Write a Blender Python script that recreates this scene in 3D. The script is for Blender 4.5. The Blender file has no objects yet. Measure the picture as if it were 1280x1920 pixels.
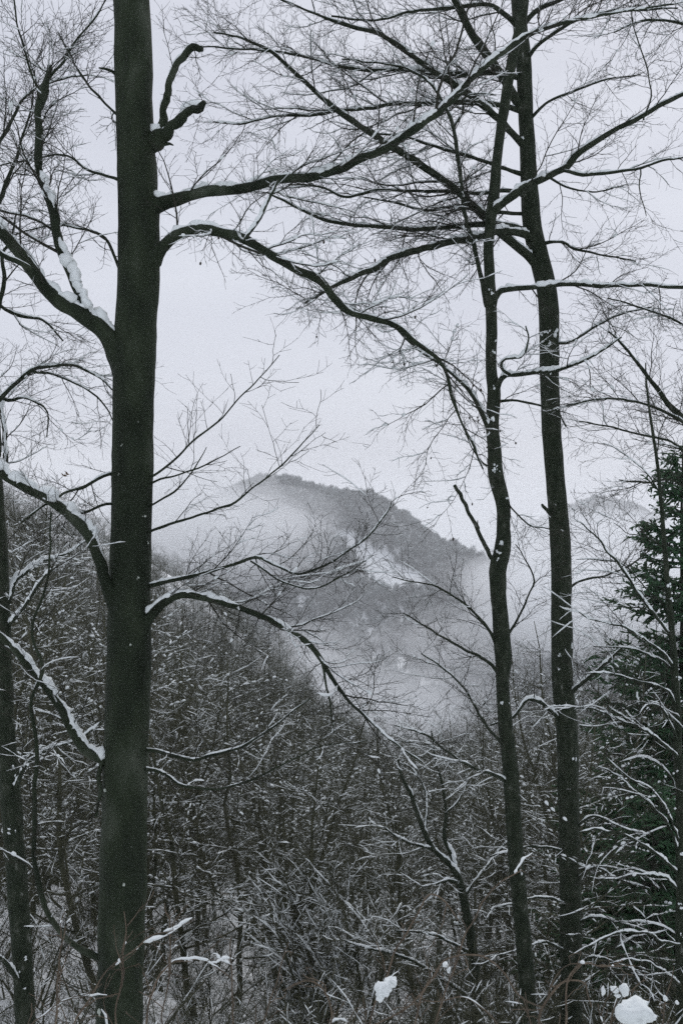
import bpy, math, random
import numpy as np
from mathutils import Vector

sc = bpy.context.scene
COL = sc.collection
# ------------------------------------------------------------------ camera
FPX = 1868.0                      # focal length in pixels of the 1280 x 1920 photograph
cam_d = bpy.data.cameras.new('camera')
cam = bpy.data.objects.new('camera', cam_d)
COL.objects.link(cam)
cam_d.sensor_fit = 'VERTICAL'
cam_d.sensor_height = 36.0
cam_d.sensor_width = 24.0
cam_d.lens = FPX / 1920 * 36.0
cam_d.clip_start = 0.1
cam_d.clip_end = 20000
cam.location = (0, 0, 0)
cam.rotation_euler = (math.radians(90), 0, 0)
sc.camera = cam
# ------------------------------------------------------------------ sky: an even snow-cloud deck
SUN_EL, SUN_AZ = math.radians(48), math.radians(20)
world = bpy.data.worlds.new('World')
sc.world = world
world.use_nodes = True
nt = world.node_tree
for n in list(nt.nodes):
    nt.nodes.remove(n)
w_out = nt.nodes.new('ShaderNodeOutputWorld')
w_bg = nt.nodes.new('ShaderNodeBackground')
w_sky = nt.nodes.new('ShaderNodeTexSky')
w_sky.sky_type = 'NISHITA'
w_sky.sun_disc = False
w_sky.sun_elevation = SUN_EL
w_sky.sun_rotation = SUN_AZ
w_sky.dust_density = 3.0
w_mix = nt.nodes.new('ShaderNodeMixRGB')
w_mix.inputs[0].default_value = 0.94
w_mix.inputs[2].default_value = (7.0, 7.25, 8.1, 1)
w_nz = nt.nodes.new('ShaderNodeTexNoise')          # faint cloud structure all round
w_nz.inputs['Scale'].default_value = 3.0; w_nz.inputs['Detail'].default_value = 4.0
w_tc = nt.nodes.new('ShaderNodeTexCoord'); w_mp = nt.nodes.new('ShaderNodeMapping')
w_mp.inputs['Scale'].default_value = (1, 1, 4)
nt.links.new(w_tc.outputs['Generated'], w_mp.inputs[0]); nt.links.new(w_mp.outputs[0], w_nz.inputs[0])
w_rp = nt.nodes.new('ShaderNodeValToRGB')
w_rp.color_ramp.elements[0].position = .3; w_rp.color_ramp.elements[0].color = (.93, .93, .94, 1)
w_rp.color_ramp.elements[1].position = .7; w_rp.color_ramp.elements[1].color = (1.04, 1.04, 1.03, 1)
w_cl = nt.nodes.new('ShaderNodeMixRGB'); w_cl.blend_type = 'MULTIPLY'; w_cl.inputs[0].default_value = 1
w_cl.inputs[1].default_value = (7.0, 7.25, 8.1, 1)
nt.links.new(w_nz.outputs[0], w_rp.inputs[0]); nt.links.new(w_rp.outputs[0], w_cl.inputs[2]); nt.links.new(w_cl.outputs[0], w_mix.inputs[2])
nt.links.new(w_sky.outputs[0], w_mix.inputs[1])
nt.links.new(w_mix.outputs[0], w_bg.inputs[0])
w_bg.inputs[1].default_value = 0.1
nt.links.new(w_bg.outputs[0], w_out.inputs[0])
sun_d = bpy.data.lights.new('sun', 'SUN')
sun_d.energy = 1.1
sun_d.angle = math.radians(40)
sun_d.color = (1.0, 0.97, 0.94)
sun = bpy.data.objects.new('sun', sun_d)
COL.objects.link(sun)
sun.rotation_euler = (-(math.radians(90) - SUN_EL), 0, -SUN_AZ)
sun.location = (0, 5, 40)
sc.view_settings.view_transform = 'Standard'
sc.view_settings.look = 'None'
sc.view_settings.exposure = 0.0
sc.view_settings.gamma = 1.0
sc.render.engine = 'CYCLES'
cy = sc.cycles
cy.max_bounces = 10
cy.diffuse_bounces = 2
cy.glossy_bounces = 1
cy.volume_bounces = 8
cy.use_denoising = False
cy.use_adaptive_sampling = True
cy.adaptive_threshold = 0.025
cy.adaptive_min_samples = 32
cy.sample_clamp_indirect = 4.0

# ------------------------------------------------------------------ helpers
def rng_(s):
    return np.random.default_rng(s)

def P(px, py, d):
    return ((px - 640) / FPX * d, d, (960 - py) / FPX * d)

def sstep(x, a, b):
    t = np.clip((np.asarray(x, float) - a) / (b - a), 0, 1)
    return t * t * (3 - 2 * t)

def hash2(ix, iy, s):
    h = (ix * 374761393 + iy * 668265263 + s * 1442695041) & 0x7fffffff
    h = ((h ^ (h >> 13)) * 1274126177) & 0x7fffffff
    return ((h ^ (h >> 16)) & 0xffff) / 65535.0

def vnoise(x, y, s=0):
    x = np.asarray(x, float); y = np.asarray(y, float)
    ix = np.floor(x).astype(np.int64); iy = np.floor(y).astype(np.int64)
    fx = x - ix; fy = y - iy
    fx = fx * fx * (3 - 2 * fx); fy = fy * fy * (3 - 2 * fy)
    a = hash2(ix, iy, s); b = hash2(ix + 1, iy, s); c = hash2(ix, iy + 1, s); d = hash2(ix + 1, iy + 1, s)
    return (a * (1 - fx) + b * fx) * (1 - fy) + (c * (1 - fx) + d * fx) * fy

def fbm(x, y, s=0, o=4):
    v = 0; a = .5
    for k in range(o):
        v = v + a * vnoise(x * 2 ** k, y * 2 ** k, s + k); a *= .5
    return v

def norm(v):
    return v / np.maximum(np.linalg.norm(v, axis=-1, keepdims=True), 1e-9)

# ---- terrain height
RIDGE = [(300, 985, 1750), (430, 912, 1650), (520, 898, 1560), (600, 906, 1480), (690, 925, 1400), (740, 962, 1370),
         (790, 1000, 1350), (850, 1006, 1420), (915, 1032, 1400), (1000, 1085, 1380), (1100, 1180, 1380)]
RP = np.array([P(*r) for r in RIDGE])
# far dim hill to the right
RIDGE2 = [(1020, 1010, 3250), (1065, 946, 3250), (1120, 928, 3300), (1180, 935, 3300), (1240, 972, 3250), (1330, 1000, 3250)]
RP2 = np.array([P(*r) for r in RIDGE2])

def ridge_height(x, y, R, slope, power=1.0):
    best = np.full(np.shape(x), -1e9)
    for a, b in zip(R[:-1], R[1:]):
        ab = b[:2] - a[:2]
        t = np.clip(((x - a[0]) * ab[0] + (y - a[1]) * ab[1]) / (ab @ ab), 0, 1)
        dx = x - (a[0] + t * ab[0]); dy = y - (a[1] + t * ab[1])
        dist = np.sqrt(dx * dx + dy * dy)
        best = np.maximum(best, a[2] + t * (b[2] - a[2]) - 10 - slope * dist ** power)
    return best

def ground(x, y):
    x = np.asarray(x, float); y = np.asarray(y, float)
    d = np.maximum(y, 0)
    base = -1.7 - 0.46 * np.minimum(y, 10) - 0.375 * np.clip(y - 10, 0, 90) - 0.36 * np.clip(y - 100, 0, 340)
    base = np.maximum(base, -1.7 - 4.6 - 33.75 - 122.4)
    # slope is gentler on the left, close by
    left = 0.30 * np.clip(-x - 1.2, 0, 9) * sstep(d, 5, 16)
    hill = 64 / (1 + np.exp((x + 8) / 12.0)) * sstep(d, 35, 185) * (1 - sstep(d, 230, 420))
    hill = hill - 5 * sstep(d, 35, 60) * (1 - sstep(d, 90, 160)) * sstep(-x, -10, 20)
    rough = (fbm(x * .25, y * .25, 3, 4) - .5) * 0.9 * sstep(d, 1, 8) + (fbm(x * .02, y * .02, 9, 3) - .5) * 6 * sstep(d, 40, 120)
    z = base + left + hill + rough
    m = ridge_height(x, y, RP, 0.60) + (fbm(x * .006, y * .006, 21, 4) - .5) * 40 * sstep(y, 700, 1000)
    m2 = ridge_height(x, y, RP2, 0.60) + (fbm(x * .003, y * .003, 33, 4) - .5) * 35
    k = 14.0
    mm = np.maximum(m, m2)
    return np.where(y > 600, np.maximum(z, mm) + np.log1p(np.exp(-np.abs(z - mm) / k)) * k * .5, z)

# ---- meshes
def new_mesh(name, V, F, mats, midx=None, smooth=True):
    """V (n,3); F list of (m,k) int arrays"""
    me = bpy.data.meshes.new(name)
    V = np.asarray(V, np.float32)
    loops = np.concatenate([f.ravel() for f in F]).astype(np.int32)
    tot = np.concatenate([np.full(len(f), f.shape[1]) for f in F]).astype(np.int32)
    start = np.concatenate([[0], np.cumsum(tot)[:-1]]).astype(np.int32)
    me.vertices.add(len(V)); me.vertices.foreach_set('co', V.ravel())
    me.loops.add(len(loops)); me.loops.foreach_set('vertex_index', loops)
    me.polygons.add(len(tot)); me.polygons.foreach_set('loop_start', start); me.polygons.foreach_set('loop_total', tot)
    if smooth:
        me.polygons.foreach_set('use_smooth', np.ones(len(tot), bool))
    for m in (mats if isinstance(mats, (list, tuple)) else [mats]):
        me.materials.append(m)
    if midx is not None:
        me.polygons.foreach_set('material_index', np.asarray(midx, np.int32))
    me.update(calc_edges=True)
    me.validate()
    return me

class MB:
    def __init__(s):
        s.V = []; s.F = []; s.n = 0; s.M = []
    def add(s, V, F, m=0):
        V = np.asarray(V, float).reshape(-1, 3)
        if not len(V):
            return
        for f in (F if isinstance(F, list) else [F]):
            f = np.asarray(f, np.int64)
            s.F.append(f + s.n); s.M.append(np.full(len(f), m))
        s.V.append(V); s.n += len(V)
    def tubes(s, Pt, R, sides=3, cap=True, m=0):
        if len(Pt) == 0:
            return
        V, F = tube(Pt, R, sides)
        s.add(V, F, m)
    def mesh(s, name, mats, smooth=True):
        if not s.V:
            return None
        return new_mesh(name, np.concatenate(s.V), s.F, mats, np.concatenate(s.M), smooth)

def tube(Pt, R, sides=3):
    Pt = np.asarray(Pt, float); R = np.asarray(R, float)
    if Pt.ndim == 2:
        Pt = Pt[None]; R = R[None]
    N, n, _ = Pt.shape
    T = norm(np.gradient(Pt, axis=1))
    ref = norm(Pt[:, -1] - Pt[:, 0])
    up = np.where(np.abs(ref[:, 2:3]) > .85, np.array([[1., .1, 0]]), np.array([[0., .05, 1.]]))
    up = np.repeat(up[:, None, :], n, 1)
    A = norm(np.cross(T, up)); B = np.cross(A, T)
    th = np.arange(sides) / sides * 2 * math.pi + math.pi / 2
    V = Pt[:, :, None, :] + R[:, :, None, None] * (np.cos(th)[None, None, :, None] * A[:, :, None, :] + np.sin(th)[None, None, :, None] * B[:, :, None, :])
    idx = np.arange(N * n * sides).reshape(N, n, sides)
    a = idx[:, :-1]; b = idx[:, 1:]
    q = np.stack([a, np.roll(a, -1, 2), np.roll(b, -1, 2), b], -1).reshape(-1, 4)
    F = [q]
    if sides == 3:
        F.append(idx[:, 0, ::-1]); F.append(idx[:, -1])
    else:
        F.append(idx[:, 0, ::-1].reshape(N, sides)); F.append(idx[:, -1].reshape(N, sides))
    return V.reshape(-1, 3), F

def catmull(pts, step):
    """smooth a polyline of k-vectors, about one point each `step` metres"""
    p = np.asarray(pts, float)
    if len(p) < 3:
        p = np.insert(p, 1, (p[0] + p[-1]) / 2, 0)
    ext = np.vstack([2 * p[0] - p[1], p, 2 * p[-1] - p[-2]])
    out = []
    for i in range(1, len(ext) - 2):
        L = np.linalg.norm(ext[i + 1, :3] - ext[i, :3])
        n = max(2, int(round(L / step)))
        t = np.linspace(0, 1, n, endpoint=False)[:, None]
        a, b, c, d = ext[i - 1], ext[i], ext[i + 1], ext[i + 2]
        out.append(.5 * (2 * b + (c - a) * t + (2 * a - 5 * b + 4 * c - d) * t ** 2 + (3 * b - a - 3 * c + d) * t ** 3))
    out.append(p[-1:])
    return np.concatenate(out)

def as_poly(q, n):
    """resample (m,4) to n points"""
    s = np.concatenate([[0], np.cumsum(np.linalg.norm(np.diff(q[:, :3], axis=0), axis=1))])
    t = np.linspace(0, s[-1], n)
    return np.stack([np.interp(t, s, q[:, k]) for k in range(q.shape[1])], 1)

def spawn(Pt, R, rng, spacing, t0, t1, lmin, lmax, ang, npts, up=.1, wig=.12, rr=.6, rmin=.0012, flat=.6, taper=.6, zdir=0.0, maxn=None, thin=(.02, .003)):
    """children along every polyline: returns (N,npts,3),(N,npts)"""
    if len(Pt) == 0:
        return np.zeros((0, npts, 3)), np.zeros((0, npts))
    L = np.linalg.norm(np.diff(Pt, axis=1), axis=2).sum(1)
    cnt = np.maximum(0, np.floor(L * (t1 - t0) / spacing + rng.random(len(L)))).astype(int)
    if maxn:
        cnt = np.minimum(cnt, maxn)
    idx = np.repeat(np.arange(len(Pt)), cnt)
    N = len(idx)
    if N == 0:
        return np.zeros((0, npts, 3)), np.zeros((0, npts))
    within = np.arange(N) - np.repeat(np.cumsum(cnt) - cnt, cnt)
    t = t0 + (t1 - t0) * (within + rng.random(N)) / np.repeat(cnt, cnt)
    n = Pt.shape[1]
    f = np.clip(t * (n - 1), 0, n - 1.001); i = f.astype(int); u = (f - i)[:, None]
    a = Pt[idx, i]; b = Pt[idx, i + 1]
    base = a * (1 - u) + b * u
    rb = R[idx, i] * (1 - u[:, 0]) + R[idx, i + 1] * u[:, 0]
    T = norm(b - a)
    # alternate sides, mostly in the horizontal plane
    side = norm(np.cross(T, np.array([[0, 0, 1.]])) + 1e-6)
    vert = np.cross(side, T)
    sgn = np.where((within + idx) % 2 == 0, 1., -1.)
    az = rng.normal(0, 1.1 * (1 - flat) + .25, N)
    perp = side * (sgn * np.cos(az))[:, None] + vert * (np.sin(az) + zdir)[:, None]
    perp = norm(perp)
    an = np.radians(rng.uniform(ang[0], ang[1], N))[:, None]
    D = norm(np.cos(an) * T + np.sin(an) * perp)
    ln = rng.uniform(lmin, lmax, N) * (1 - taper * t) * np.clip(rng.normal(1, .2, N), .5, 1.6)
    st = (ln / (npts - 1))[:, None]
    pts = [base]; p = base
    for k in range(npts - 1):
        D = norm(D + np.array([[0, 0, up]]) + rng.normal(0, wig, (N, 3)))
        p = p + D * st
        pts.append(p)
    C = np.stack(pts, 1)
    r0 = np.maximum(np.minimum(rb * rr, thin[0] * ln + thin[1]), rmin)
    tp = np.linspace(1, .28, npts)[None]
    return C, np.maximum(r0[:, None] * tp, rmin * .7)

def seg_snow(Pt, R, rng, prob, th, zmax=.75, clump=1.0):
    """short lumps of snow lying on the polylines' segments"""
    if len(Pt) == 0:
        return np.zeros((0, 4, 3)), np.zeros((0, 4))
    a = Pt[:, :-1].reshape(-1, 3); b = Pt[:, 1:].reshape(-1, 3)
    r = (R[:, :-1] + R[:, 1:]).reshape(-1) / 2
    d = b - a; L = np.linalg.norm(d, axis=1)
    # snow comes in patches
    patch = vnoise(a[:, 0] * 1.1 + 31, a[:, 2] * 1.3 + a[:, 1] * 1.7 + 11, 5)
    keep = (np.abs(d[:, 2]) < zmax * L) & (rng.random(len(a)) < prob * np.clip(patch * 3 - .6, .1, 2.0))
    a, b, r = a[keep], b[keep], r[keep]
    N = len(a)
    if N == 0:
        return np.zeros((0, 4, 3)), np.zeros((0, 4))
    s0 = rng.uniform(0, .3, N); s1 = rng.uniform(.6, 1., N)
    tt = np.stack([s0, s0 + (s1 - s0) * .3, s0 + (s1 - s0) * .7, s1], 1)
    Q = a[:, None] * (1 - tt[..., None]) + b[:, None] * tt[..., None]
    h = np.minimum(th * rng.uniform(.5, 1.5, N) * clump, .22 * np.linalg.norm(b - a, axis=1))
    rad = h[:, None] * np.stack([np.full(N, .25), rng.uniform(.7, 1.2, N), rng.uniform(.7, 1.2, N), np.full(N, .25)], 1)
    Q[..., 2] += (r[:, None] * .7 + rad * .55)
    return Q, rad

def streak_snow(Pt, R, rng, prob, th, zmax=.6):
    """snow lying in one thin ragged line along whole twigs"""
    n = Pt.shape[1] if len(Pt) else 4
    if len(Pt) == 0:
        return np.zeros((0, n, 3)), np.zeros((0, n))
    d = Pt[:, -1] - Pt[:, 0]; L = np.linalg.norm(d, axis=1)
    c = Pt[:, n // 2]
    patch = vnoise(c[:, 0] * 1.3 + 31, c[:, 2] * 1.5 + c[:, 1] * 1.1 + 11, 5)
    keep = (np.abs(d[:, 2]) < zmax * L) & (rng.random(len(d)) < prob * np.clip(patch * 3 - .6, .15, 2.))
    Q = Pt[keep].copy(); r = R[keep]
    rad = th * rng.uniform(.25, 1.35, Q.shape[:2])
    rad[:, 0] *= .4; rad[:, -1] *= .3
    Q[..., 2] += r * .8 + rad * .5
    return Q, rad

def limb_snow(q, rng, thick=1.0, cover=.5, zmax=.95, sides=7, face=None):
    """lumpy snow lying along a thick limb; q (m,4) x y z r. Returns a list of (V,F)"""
    L = np.linalg.norm(q[-1, :3] - q[0, :3])
    q = as_poly(q, max(8, int(L / .028)))
    n = len(q)
    T = norm(np.gradient(q[:, :3], axis=0))
    s = np.arange(n) * .028
    ph = rng.uniform(0, 100)
    big = vnoise(s * 1.1 + ph, s * 0 + ph, 7); small = vnoise(s * 11 + ph, s * 0, 8); mid = vnoise(s * 4 + ph, s * 0 + 3, 9)
    horiz = np.sqrt(np.maximum(0, 1 - T[:, 2] ** 2))
    amt = (big * .45 + mid * .55) - (1 - cover) * .76 + (horiz - .75) * (.5 if face is None else .05)
    on = (amt > 0.0) & (np.abs(T[:, 2]) < zmax)
    out = []
    i = 0
    while i < n:
        if not on[i]:
            i += 1; continue
        j = i
        while j < n and on[j]:
            j += 1
        if j - i >= 3:
            sl = slice(i, j); m = j - i
            e = np.minimum(np.arange(m), m - 1 - np.arange(m)) / 2.0
            endf = np.clip(.25 + e * .5, 0, 1)
            rs = (.46 * q[sl, 3] + .0045) * (.30 + 1.25 * small[sl]) * thick * endf * (0.6 + 1.3 * np.clip(amt[sl], 0, .5))
            fv = np.array([[0, 0, 1.]]) if face is None else norm(np.array([[face[0], face[1], 1.]]))
            up = norm(fv - T[sl] * (T[sl] * fv).sum(1, keepdims=True))
            c = q[sl, :3] + up * (q[sl, 3] * .82 + rs * .25)[:, None]
            c = c + rng.normal(0, .22, (m, 3)) * rs[:, None]
            V, F = tube(c[None], rs[None], sides)
            V = V + rng.normal(0, .14, V.shape) * np.repeat(rs, sides)[:, None]
            out.append((V, F))
        i = j
    return out

ICO = None
def blob(center, r, rng, sx=1., sz=.7, sub=2):
    """a lumpy snow clump"""
    import bmesh
    global ICO
    if ICO is None:
        ICO = {}
    if sub not in ICO:
        bm = bmesh.new(); bmesh.ops.create_icosphere(bm, subdivisions=sub, radius=1)
        ICO[sub] = (np.array([v.co[:] for v in bm.verts]), np.array([[v.index for v in f.verts] for f in bm.faces])); bm.free()
    V, F = ICO[sub]
    ph = rng.uniform(0, 50)
    k = 1 + .22 * (vnoise(V[:, 0] * 9 + ph, V[:, 2] * 9 + V[:, 1] * 8, 6) - .5) * (sub > 2) + .6 * (vnoise(V[:, 0] * 1.6 + ph, V[:, 1] * 1.6 + V[:, 2] * 1.3 + ph, 2) - .5) + .35 * (vnoise(V[:, 0] * 4 + ph, V[:, 2] * 4 + V[:, 1] * 3, 4) - .5)
    V = V * k[:, None] * np.array([sx, sx, sz]) * r + np.asarray(center)
    return V, F

# ---- objects
def obj(name, me, parent=None, label=None, cat=None, group=None, kind=None):
    o = bpy.data.objects.new(name, me)
    COL.objects.link(o)
    if parent is not None:
        o.parent = parent
        if name in ('twigs', 'snow', 'snow_specks', 'seed_husks', 'crown', 'needles', 'boughs', 'snow_clump'):
            kind = 'stuff'                     # far too many small pieces to count
    tag(o, label, cat, group, kind)
    return o

def tag(o, label=None, cat=None, group=None, kind=None):
    if label: o['label'] = label
    if cat: o['category'] = cat
    if group: o['group'] = group
    if kind: o['kind'] = kind

# ------------------------------------------------------------------ materials
def mat(name):
    m = bpy.data.materials.new(name); m.use_nodes = True
    b = m.node_tree.nodes['Principled BSDF']
    return m, m.node_tree, b

def ramp_mat(name, stops, scale, detail=4, rough=.9, bump=0., bscale=None, stretch=(1, 1, 1), dist=.02):
    m, t, b = mat(name)
    tc = t.nodes.new('ShaderNodeTexCoord'); mp = t.nodes.new('ShaderNodeMapping')
    mp.inputs['Scale'].default_value = stretch
    t.links.new(tc.outputs['Object'], mp.inputs[0])
    nz = t.nodes.new('ShaderNodeTexNoise'); nz.inputs['Scale'].default_value = scale; nz.inputs['Detail'].default_value = detail
    t.links.new(mp.outputs[0], nz.inputs[0])
    r = t.nodes.new('ShaderNodeValToRGB')
    el = r.color_ramp.elements
    while len(el) < len(stops): el.new(.5)
    for e, (p, c) in zip(el, stops):
        e.position = p; e.color = (*c, 1)
    t.links.new(nz.outputs['Fac'], r.inputs[0]); t.links.new(r.outputs[0], b.inputs['Base Color'])
    b.inputs['Roughness'].default_value = rough
    b.inputs['Specular IOR Level'].default_value = .25
    if bump:
        n2 = t.nodes.new('ShaderNodeTexNoise'); n2.inputs['Scale'].default_value = bscale or scale * 3; n2.inputs['Detail'].default_value = 5
        t.links.new(mp.outputs[0], n2.inputs[0])
        bp = t.nodes.new('ShaderNodeBump'); bp.inputs['Strength'].default_value = bump; bp.inputs['Distance'].default_value = dist
        t.links.new(n2.outputs['Fac'], bp.inputs['Height']); t.links.new(bp.outputs[0], b.inputs['Normal'])
    return m

M_BARK = ramp_mat('smooth_bark', [(.32, (.008, .013, .006)), (.45, (.014, .021, .011)), (.55, (.020, .029, .015)), (.64, (.034, .044, .028)), (.76, (.075, .086, .064))], 4, 12, .85, .8, 22, (1, 1, .4), .03)
M_ROUGH = ramp_mat('rough_bark', [(.25, (.011, .017, .009)), (.5, (.021, .029, .017)), (.66, (.038, .046, .031)), (.78, (.20, .21, .19))], 16, 8, .9, .9, 30, (1, 1, .5), .03)
M_TWIG = ramp_mat('twig_bark', [(.3, (.022, .025, .018)), (.7, (.042, .041, .031))], 3, 3)
M_WOOD = ramp_mat('woodland_bark', [(.3, (.034, .039, .024)), (.7, (.088, .088, .056))], 1.5, 3)
M_CANE = ramp_mat('tan_cane_bark', [(.3, (.062, .051, .038)), (.7, (.15, .118, .085))], 9, 4)
M_SNOW = ramp_mat('snow', [(.3, (.74, .79, .79)), (.7, (.82, .86, .86))], 6, 3, .7, .35, 40, (1, 1, 1), .01)
M_NEEDLE = ramp_mat('spruce_needles', [(.3, (.018, .055, .024)), (.7, (.05, .11, .05))], 4, 3, .7)
M_HUSK = ramp_mat('seed_husk', [(.3, (.03, .024, .018)), (.7, (.05, .04, .03))], 20, 2)
M_SPLAT = ramp_mat('old_snow_and_lichen', [(.3, (.30, .34, .29)), (.7, (.48, .52, .47))], 30, 4)
M_LEAF = ramp_mat('dead_leaf', [(.3, (.07, .042, .02)), (.7, (.12, .07, .035))], 20, 2)
M_FAR = ramp_mat('far_wood', [(.3, (.035, .047, .047)), (.7, (.08, .10, .10))], .06, 4)
def vary_far(m):
    t = m.node_tree; b = t.nodes['Principled BSDF']
    g = t.nodes.new('ShaderNodeNewGeometry'); nz = t.nodes.new('ShaderNodeTexNoise'); nz.inputs['Scale'].default_value = .022; nz.inputs['Detail'].default_value = 5
    oi = t.nodes.new('ShaderNodeObjectInfo'); ad = t.nodes.new('ShaderNodeMath'); ad.operation = 'MULTIPLY_ADD'; ad.inputs[1].default_value = .35
    t.links.new(g.outputs['Position'], nz.inputs[0]); t.links.new(oi.outputs['Random'], ad.inputs[0]); t.links.new(nz.outputs[0], ad.inputs[2])
    r = t.nodes.new('ShaderNodeValToRGB'); e = r.color_ramp.elements
    e[0].position = .48; e[0].color = (.018, .026, .026, 1); e[1].position = .95; e[1].color = (.26, .30, .30, 1)
    m_ = e.new(.72); m_.color = (.07, .09, .09, 1)
    t.links.new(ad.outputs[0], r.inputs[0]); t.links.new(r.outputs[0], b.inputs['Base Color'])
vary_far(M_FAR)
M_GROUND = ramp_mat('forest_floor_snow', [(.26, (.10, .085, .065)), (.34, (.45, .46, .46)), (.42, (.76, .79, .80)), (.7, (.84, .86, .87))], .9, 8, .8, .6, 6, (1, 1, 1), .12)

# ------------------------------------------------------------------ ground: one sheet out to the horizon
ny, nx = 330, 230
s = np.linspace(0, 1, ny)
yy = -25 + 34 * s / .25 * (s < .25) + (s >= .25) * (34 + (np.exp((s - .25) / .75 * math.log(1 + 5500 / 12.)) - 1) * 12)
tt = np.linspace(-1, 1, nx)
tt = np.sign(tt) * np.abs(tt) ** 1.25
X = tt[None] * (25 + .85 * np.maximum(yy, 0))[:, None] + 0 * yy[:, None]
Y = np.repeat(yy[:, None], nx, 1)
Z = ground(X, Y)
idx = np.arange(ny * nx).reshape(ny, nx)
F = np.stack([idx[:-1, :-1], idx[:-1, 1:], idx[1:, 1:], idx[1:, :-1]], -1).reshape(-1, 4)
obj('ground', new_mesh('ground', np.stack([X, Y, Z], -1).reshape(-1, 3), [F], M_GROUND), kind='structure')

# ------------------------------------------------------------------ far wood on the mountain (one mass)
def points_object(name, pts, scl, proto_mesh, label, cat=None):
    me = bpy.data.meshes.new(name + '_points')
    me.vertices.add(len(pts)); me.vertices.foreach_set('co', np.asarray(pts, np.float32).ravel())
    at = me.attributes.new('size', 'FLOAT', 'POINT'); at.data.foreach_set('value', np.asarray(scl, np.float32))
    at = me.attributes.new('turn', 'FLOAT', 'POINT'); at.data.foreach_set('value', rng_(len(pts)).uniform(0, 6.28, len(pts)).astype(np.float32))
    at = me.attributes.new('pick', 'INT', 'POINT'); at.data.foreach_set('value', rng_(len(pts) + 1).integers(0, len(proto_mesh), len(pts)).astype(np.int32))
    o = obj(name, me, label=label, kind='stuff')
    g = bpy.data.node_groups.new(name + '_nodes', 'GeometryNodeTree')
    g.interface.new_socket('Geometry', in_out='INPUT', socket_type='NodeSocketGeometry')
    g.interface.new_socket('Geometry', in_out='OUTPUT', socket_type='NodeSocketGeometry')
    N = g.nodes
    gi = N.new('NodeGroupInput'); go = N.new('NodeGroupOutput')
    geo = N.new('GeometryNodeGeometryToInstance')
    for m in proto_mesh:
        po = bpy.data.objects.new(m.name, m)      # mesh holder, not linked to the scene
        oi = N.new('GeometryNodeObjectInfo'); oi.inputs['Object'].default_value = po
        g.links.new(oi.outputs['Geometry'], geo.inputs[0])
    ip = N.new('GeometryNodeInstanceOnPoints')
    ip.inputs['Pick Instance'].default_value = True
    def attr(nm, ty):
        a = N.new('GeometryNodeInputNamedAttribute'); a.data_type = ty; a.inputs['Name'].default_value = nm
        return a.outputs['Attribute']
    cx = N.new('ShaderNodeCombineXYZ')
    g.links.new(attr('turn', 'FLOAT'), cx.inputs[2])
    g.links.new(gi.outputs[0], ip.inputs['Points']); g.links.new(geo.outputs[0], ip.inputs['Instance'])
    g.links.new(attr('pick', 'INT'), ip.inputs['Instance Index'])
    g.links.new(cx.outputs[0], ip.inputs['Rotation']); g.links.new(attr('size', 'FLOAT'), ip.inputs['Scale'])
    g.links.new(ip.outputs[0], go.inputs[0])
    md = o.modifiers.new('scatter', 'NODES'); md.node_group = g
    return o

def far_tree(seed):
    r = rng_(seed); mb = MB()
    N = 130
    u = norm(r.normal(0, 1, (N, 3))) * (r.random((N, 1)) ** .4)
    c = u * np.array([3.6, 3.6, 4.6]) + np.array([0, 0, 8.2])
    d = norm(u * np.array([1, 1, .6]) + np.array([0, 0, .9]) + r.normal(0, .25, (N, 3)))
    L = r.uniform(1.2, 2.8, (N, 1))
    Pt = np.stack([c - d * L * .6, c + d * L * .6], 1)
    mb.tubes(Pt, np.stack([np.full(N, .14), np.full(N, .04)], 1) * r.uniform(.7, 1.5, (N, 1)), 3)
    mb.tubes(np.array([[[0, 0, -2.], [0, 0, 4], [0, 0, 9]]]), np.array([[.22, .18, .06]]), 4)
    ms = 26
    k = r.choice(N, ms)
    mb.tubes(Pt[k] + np.array([0, 0, .14]), np.full((ms, 2), .13), 3, m=1)
    return mb.mesh('far_tree', [M_FAR, M_SNOW], smooth=False)

FAR = [far_tree(s) for s in range(5)]
r = rng_(77)
n = 80000
py_ = r.uniform(640, 1900, n); px_ = r.uniform(-.42, .42, n) * py_
# clearing: a snow field running down the slope
def clearing(x, y):
    u = x / y * FPX + 640; z = ground(x, y); v = 960 - z / y * FPX
    t = (v - 1008) / 78.
    cx = 650 + t * 88
    w = 14 + 36 * np.clip(t, 0, 1) - 30 * np.clip(t - .95, 0, 1)
    a = (np.abs(u - cx) < w) & (t > -.1) & (t < 1.3)
    t2 = (v - 925) / 100.
    b = (np.abs(u - (565 + t2 * 85 + 8 * np.sin(t2 * 6))) < 2.5 + 2.5 * np.sin(t2 * 9)) & (t2 > 0) & (t2 < 1)
    return a | b
gz = ground(px_, py_)
dens = fbm(px_ * .012, py_ * .012, 55, 4)
floor = gz < -158
keep = (r.random(n) < np.where(floor, .15 + .8 * (dens > .43), np.clip(.88 + (dens - .40) * 1.6, .5, 1)))
keep &= ~clearing(px_, py_)
px_, py_, gz = px_[keep], py_[keep], gz[keep]
cl = fbm(px_ * .02, py_ * .02, 91, 3)
points_object('forest', np.stack([px_, py_, gz - .5], 1), r.uniform(.6, 1.25, len(px_)) * np.clip(.45 + cl * 1.2, .6, 1.6), FAR, 'bare misty forest covering the far mountain and valley floor')
n = 14000
py2 = r.uniform(2800, 3500, n); px2 = r.uniform(.1, .5, n) * py2
gz2 = ground(px2, py2)
k = gz2 > -150
points_object('forest', np.stack([px2, py2, gz2], 1)[k], r.uniform(1., 1.8, n)[k], FAR, 'pale forest on the dim distant hill at the right')

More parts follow.
